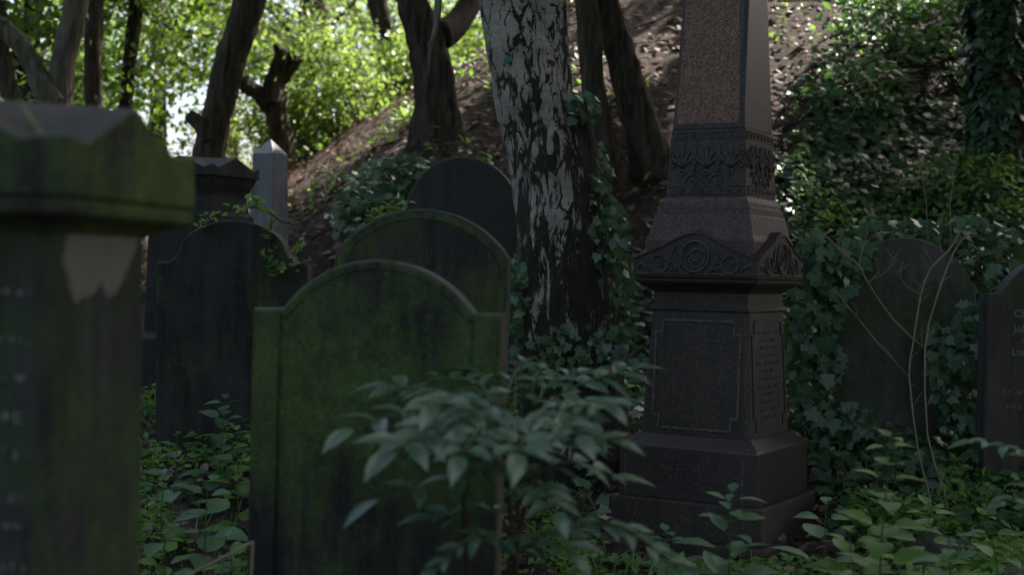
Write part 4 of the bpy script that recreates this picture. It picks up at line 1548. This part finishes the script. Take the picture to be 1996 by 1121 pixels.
plants = [
    ('tall weed in front of the base of the ogee headstone, reaching highest there', 420, 1000, 7.3, 440, 775, 11, .11, 'lf_weed_dark'),
    ('weed with pale upper leaves at the left foot of the ogee headstone', 350, 1000, 7.2, 345, 850, 5, .12, 'lf_weed_dark'),
    ('leafy weed against the left edge of the mossy green headstone', 465, 1000, 6.9, 462, 840, 9, .10, 'lf_weed'),
    ('broad leaved weed low in the gap right of the big pillar', 330, 1080, 6.6, 320, 930, 5, .13, 'lf_weed_dark'),
    ('weed with hanging leaves in the middle of the left gap', 400, 1100, 6.4, 405, 940, 5, .12, 'lf_weed_dark'),
    ('yellow green weed at the bottom of the left gap', 330, 1140, 6.2, 322, 1040, 5, .07, 'lf_weed'),
    ('young weed at the bottom edge beside the broken dry stalk', 445, 1140, 6.2, 440, 1050, 5, .08, 'lf_weed'),
    ('upright weed with paired leaves standing before the obelisk plinth', 1430, 1200, 5.2, 1425, 962, 13, .125, 'lf_weed_dark'),
    ('small weed at the foot of the obelisk, left of the upright one', 1290, 1200, 5.8, 1300, 1040, 7, .10, 'lf_weed_dark'),
    ('tall thin weed with drooping leaves right of the obelisk', 1725, 1250, 4.7, 1738, 850, 13, .11, 'lf_weed'),
    ('weed with upright leaf blades low beside the right plinth corner', 1600, 1150, 6.0, 1610, 985, 5, .12, 'lf_weed_dark'),
    ('broad weed in the bottom right, below the dry stems', 1800, 1200, 5.6, 1815, 990, 9, .11, 'lf_weed'),
    ('low weed at the lower right corner beside the pale rock', 1930, 1180, 5.6, 1925, 1010, 5, .10, 'lf_weed'),
    ('bushy weed in the bottom right corner foreground', 1860, 1300, 4.6, 1850, 1050, 10, .12, 'lf_weed_dark'),
    ('weed between the upright plant and the tall thin one', 1650, 1250, 5.0, 1655, 1040, 9, .11, 'lf_weed'),
    ('small bright weed under the shrub beside the obelisk foot', 1180, 1200, 5.6, 1170, 1060, 4, .06, 'lf_weed'),
    ('weed at the base of the round topped headstone', 1740, 930, 7.9, 1735, 830, 5, .08, 'lf_weed_dark'),
    ('weed beside the foot of the twin dry stems', 1850, 1000, 7.3, 1860, 895, 5, .08, 'lf_weed'),
]
for i, (lab, bx, by, d, tx, ty, pr, s, mk) in enumerate(plants):
    plant_px(lab, bx, by, d, tx, ty, pr + 1, s * 1.3, mk, rnd=40 + i, T=(L_OVAL if mk == 'lf_weed_dark' and i % 2 else L_BROAD))


# compound (pinnate) leaves
def pinnate(acc, pos, up, tip, sz, run, n, size, start=.3, hang=.0, rnd=None):
    rr = rnd or random
    pts = [Vector(q) for q in run]
    add_tube(acc, pts, [.0035] * (len(pts) - 1) + [.0015], seg=5, sub=5)
    c, _ = catmull(pts, [1] * len(pts), 16)
    for i in range(n + 1):
        f = start + (1 - start) * i / n
        k = min(len(c) - 1, int(f * (len(c) - 1)))
        p = c[k]
        tg_ = (c[min(k + 2, len(c) - 1)] - c[max(0, k - 2)]).normalized()
        sd = tg_.cross(Vector((0, 0, 1))).normalized()
        if i == n:
            pos.append(p); tip.append(tg_ + Vector((0, 0, -.2 - hang))); up.append(Vector((0, -.25, 1)) + Vector((rr.uniform(-.2, .2), 0, 0))); sz.append(size * 1.15)
            break
        for s in (-1, 1):
            d = sd * s * 1.0 + tg_ * .65 + Vector((0, 0, rr.uniform(-.45, .0) - hang))
            pos.append(p + d.normalized() * .008)
            tip.append(d)
            up.append(Vector((rr.uniform(-.3, .3), -.22 + rr.uniform(-.2, .2), 1)) - sd * s * .25)
            sz.append(size * rr.uniform(.8, 1.15) * (1 - .15 * abs(f - .6)))


def shrub():
    rr = random.Random(77)
    base = P(985, 1400, 3.95)
    base.z = gz(base.x, base.y)
    t = thing('shrub', 'shrub with long pinnate grey green leaves in front of the mossy green headstone', 'shrub', base)
    acc = ([], [])
    pos, up, tip, sz = [], [], [], []
    tops = [(975, 800, 3.05), (1060, 790, 3.2), (900, 830, 2.95), (1010, 960, 2.9)]
    st = ([], [])
    for q in tops:
        e = P(q[0], q[1], q[2] + .85)
        m = (base + e) / 2 + Vector((rr.uniform(-.05, .05), rr.uniform(-.05, .05), .05))
        add_tube(st, [Vector((0, 0, 0)), m - base, e - base], [.011, .008, .005], seg=7, sub=5)
    mesh('stem', st[0], st[1], M['twig_dark'], t, True)
    runs = [
        [(930, 800, 3.0), (800, 800, 2.9), (690, 838, 2.75)],
        [(930, 790, 3.1), (850, 760, 3.2), (760, 755, 3.25)],
        [(920, 820, 2.9), (850, 830, 2.75), (770, 880, 2.6)],
        [(960, 790, 3.0), (930, 745, 3.1), (850, 735, 3.3)],
        [(980, 790, 3.1), (1000, 735, 3.3), (1020, 705, 3.5)],
        [(1040, 790, 3.2), (1080, 740, 3.3), (1130, 728, 3.45)],
        [(1060, 790, 3.2), (1140, 745, 3.2), (1225, 722, 3.25)],
        [(1060, 800, 3.2), (1130, 780, 3.0), (1180, 790, 2.9)],
        [(1060, 810, 3.1), (1090, 820, 2.9), (1130, 850, 2.75)],
        [(960, 820, 2.9), (930, 840, 2.7), (900, 890, 2.55)],
        [(985, 900, 2.95), (900, 930, 2.85), (740, 975, 2.7)],
        [(1010, 950, 2.9), (1060, 955, 2.75), (1085, 1000, 2.65)],
        [(1010, 940, 3.0), (1110, 900, 3.05), (1190, 935, 3.1)],
        [(1000, 880, 3.1), (1080, 870, 3.3), (1150, 880, 3.5)],
        [(985, 880, 3.1), (900, 880, 3.3), (840, 890, 3.5)],
        [(1000, 1060, 3.0), (1060, 1040, 2.8), (1110, 1080, 2.7)],
        [(1040, 790, 3.2), (1040, 740, 3.5), (1060, 715, 3.8)],
        [(950, 800, 3.0), (900, 770, 2.9), (850, 790, 2.7)],
        [(990, 1000, 3.1), (930, 990, 3.2), (850, 1010, 3.2)],
        [(1020, 850, 3.2), (1100, 800, 3.4), (1200, 790, 3.6)],
        [(960, 850, 3.1), (880, 790, 3.3), (800, 770, 3.5)],
        [(1000, 830, 3.0), (960, 800, 2.9), (900, 800, 2.8)],
        [(1040, 830, 3.1), (1080, 800, 3.0), (1130, 810, 2.9)],
        [(1000, 800, 3.2), (960, 740, 3.4), (930, 725, 3.6)],
        [(1050, 860, 3.0), (1110, 850, 2.9), (1190, 860, 2.85)],
        [(970, 860, 3.0), (890, 850, 2.9), (800, 860, 2.85)],
        [(1010, 860, 2.9), (1020, 850, 2.75), (1010, 885, 2.6)],
    ]
    for run in runs:
        w = [P(q[0], q[1], q[2] + .85) - base for q in run]
        L = sum((w[i + 1] - w[i]).length for i in range(2))
        pinnate(acc, pos, up, tip, sz, w, rr.choice((4, 5, 5)), rr.uniform(.085, .118), .1, rr.uniform(0, .22), rr)
    # a long old frond hanging to the right
    w = [P(q[0], q[1], q[2] + .8) - base for q in [(1010, 1080, 2.9), (1090, 1030, 2.9), (1180, 1020, 2.9), (1250, 1050, 2.85), (1330, 1120, 2.8)]]
    pinnate(acc, pos, up, tip, sz, w, 9, .075, .1, 1.1, rr)
    w = [P(q[0], q[1], q[2] + .8) - base for q in [(990, 1080, 2.9), (960, 1040, 2.8), (900, 1060, 2.75), (850, 1110, 2.7)]]
    pinnate(acc, pos, up, tip, sz, w, 5, .07, .2, .6, rr)
    mesh('leaf_stalk', acc[0], acc[1], M['stem_green'], t, True)
    ar = lambda L_: np.array([tuple(v) for v in L_])
    leaves('foliage', L_LANCE2, ar(pos), ar(up), ar(tip), sz, M['lf_shrub'], t, True)


L_LANCE2 = tmpl([(.06, .07), (.18, .145), (.36, .195), (.56, .185), (.74, .13), (.89, .05)], .30, .30)
shrub()

# spray of leaves entering from the right edge
b = P(2080, 1200, 4.6)
b.z = gz(b.x, b.y)
t = thing('shrub', 'grey green leaf spray reaching in from the right edge', 'shrub', b)
acc = ([], [])
pos, up, tip, sz = [], [], [], []
pinnate(acc, pos, up, tip, sz, [Vector((0, 0, 0)), P(2070, 960, 4.6) - b, P(2000, 885, 4.6) - b, P(1905, 862, 4.6) - b], 5, .085, .5, 0, random.Random(4))
pinnate(acc, pos, up, tip, sz, [Vector((0, 0, 0)), P(2060, 980, 4.6) - b, P(1960, 980, 4.5) - b], 4, .08, .5, 0, random.Random(6))
mesh('leaf_stalk', acc[0], acc[1], M['stem_green'], t, True)
leaves('foliage', L_LANCE2, np.array([tuple(v) for v in pos]), np.array([tuple(v) for v in up]), np.array([tuple(v) for v in tip]), sz, M['lf_weed_dark'], t, True)

# ferns on the ivy bank
def fern(label, px, py, n, length, rnd):
    g, d = hit(px, py)
    t = thing('fern', label, 'fern', g)
    rr = random.Random(rnd)
    acc = ([], [])
    pos, up, tip, sz = [], [], [], []
    for i in range(n):
        a = rr.uniform(math.pi * .9, math.pi * 2.1)
        L = length * rr.uniform(.7, 1.1)
        dv = Vector((math.cos(a), math.sin(a), 0))
        run = [Vector((0, 0, 0)), dv * L * .4 + Vector((0, 0, L * .5)), dv * L * .85 + Vector((0, 0, L * .5)), dv * L * 1.1 + Vector((0, 0, L * .25))]
        pinnate(acc, pos, up, tip, sz, run, 16, length * .26, .15, .1, rr)
    mesh('stem', acc[0], acc[1], M['stem_green'], t, True)
    leaves('frond', tmpl([(.1, .08), (.4, .10), (.75, .06)], .1, .15), np.array([tuple(v) for v in pos]), np.array([tuple(v) for v in up]), np.array([tuple(v) for v in tip]), sz, M['lf_fern'], t)['kind'] = 'stuff'


fern('fern growing above the right end of the round topped headstone', 1850, 420, 9, .45, 1)
fern('fern on the ivy bank left of the ivy clad trunk', 1780, 200, 8, .5, 2)
fern('fern high on the shaded bank behind the tall obelisk', 1640, 160, 7, .45, 3)

# dry stems on the right
DS = 7.6
b = P(1822, 960, DS)
b.z = gz(b.x, b.y)
t = thing('dead_shrub', 'bare pale dry stems standing before the round topped greenish headstone', 'dead shrub', b)
for nm, pts, r in (('stem', [(1818, 1000), (1808, 950), (1790, 880), (1772, 735), (1780, 670), (1795, 575), (1815, 522), (1848, 490), (1872, 452)], .0075),
                   ('stem', [(1850, 1000), (1838, 950), (1808, 850), (1803, 680), (1820, 600), (1838, 545), (1860, 490), (1888, 452)], .0075),
                   ('branch', [(1803, 680), (1740, 622), (1690, 548), (1674, 517), (1640, 490), (1590, 440)], .0055),
                   ('branch', [(1674, 520), (1680, 490), (1688, 470)], .004),
                   ('branch', [(1772, 735), (1710, 668), (1660, 605), (1640, 588)], .004),
                   ('branch', [(1855, 480), (1852, 400), (1862, 300), (1850, 260)], .003),
                   ('branch', [(1808, 470), (1806, 400), (1795, 330), (1785, 260)], .003),
                   ('branch', [(1795, 575), (1770, 560), (1745, 530)], .0025),
                   ('branch', [(1690, 548), (1720, 535), (1750, 505)], .0025)):
    twg = ([], [])
    rt = random.Random(len(pts) * 7 + int(pts[0][0]))
    for q0, q1 in zip(pts, pts[1:]):
        for _ in range(2):
            f_ = rt.random()
            c0 = P(q0[0] + (q1[0] - q0[0]) * f_, q0[1] + (q1[1] - q0[1]) * f_, DS) - b
            e_ = c0 + Vector((rt.uniform(-.10, .10), rt.uniform(-.08, .08), rt.uniform(.02, .12)))
            add_tube(twg, [c0, (c0 + e_) / 2 + Vector((rt.uniform(-.01, .01), 0, .008)), e_], [.0022, .0016, .0007], seg=4, sub=1)
    V, Fs = tube([P(q[0], q[1], DS) - b for q in pts], [r * .65 * (1.15 if i % 2 else .9) for i in range(len(pts) - 1)] + [r * .35], seg=7, sub=2, amp=.12, seed=3, fr=25)
    o_ = len(V)
    mesh(nm, list(V) + twg[0], list(Fs) + [tuple(i + o_ for i in f) for f in twg[1]], M['twig'], t, True)
# broken stalk bottom left
b = P(488, 1170, 4.3)
t = thing('dry_stalk', 'broken dry stalk bent over at the left edge of the mossy headstone', 'stalk', b)
b = Vector(t.location)
V, Fs = tube([P(486, 1400, 4.3) - b, P(489, 1160, 4.3) - b, P(493, 1056, 4.3) - b], [.005, .005, .0045], seg=7, sub=4)
mesh('stem', V, Fs, M['twig'], t, True)
V, Fs = tube([P(493, 1057, 4.3) - b, P(430, 1090, 4.25) - b, P(350, 1130, 4.2) - b], [.0045, .004, .003], seg=7, sub=4)
mesh('bent_tip', V, Fs, M['twig'], t, True)
# thin dry canes in front of the mossy stone
b = P(760, 1300, 3.7)
t = thing('dry_stalk', 'thin dry canes crossing before the dark lower face of the mossy headstone', 'stalk', b)
b = Vector(t.location)
for pts in ([(745, 1300), (765, 1060), (800, 960)], [(800, 1300), (770, 1060), (755, 1030)], [(755, 1045), (700, 1085), (690, 1100)], [(845, 1300), (812, 1080), (800, 1020)]):
    V, Fs = tube([P(q[0], q[1], 3.7) - b for q in pts], [.003, .003, .0015], seg=6, sub=4)
    mesh('stem', V, Fs, M['twig_dark'], t, True)


# rocks and slab at the lower right
def rock(name, label, c, rad, seed, mat, cat='rock', cut=None):
    bm = bmesh.new()
    bmesh.ops.create_icosphere(bm, subdivisions=4, radius=1)
    for v in bm.verts:
        d = v.co.normalized()
        f = 1 + .28 * mnoise.noise(d * 1.5 + Vector((seed, 0, 0))) + .10 * mnoise.noise(d * 4 + Vector((0, seed, 0))) + .04 * mnoise.noise(d * 11)
        q = Vector((math.copysign(abs(d.x) ** .7, d.x), math.copysign(abs(d.y) ** .7, d.y), math.copysign(abs(d.z) ** .6, d.z)))
        v.co = Vector((q.x * rad[0] * f, q.y * rad[1] * f, q.z * rad[2] * f))
    me = bpy.data.meshes.new(name)
    bm.to_mesh(me)
    bm.free()
    me.polygons.foreach_set('use_smooth', [True] * len(me.polygons))
    o = link(name, me, mat)
    o.location = c
    tag(o, label, cat)
    return o


q = P(1985, 1035, 6.0); q.z = gz(q.x, q.y) + .08
rock('rock', 'rounded pale pinkish rock at the right edge', q, (.11, .12, .12), 3.3, M['brown_stone'])
q = P(1910, 985, 6.9); q.z = gz(q.x, q.y) + .06
o = rock('fallen_slab', 'fallen mossy slab lying tilted among weeds at lower right', q, (.34, .24, .06), 5.1, M['sooty2'], 'slab')
o.rotation_euler = (R(14), R(10), R(12))
q = P(1215, 1115, 4.9); q.z = gz(q.x, q.y) + .02
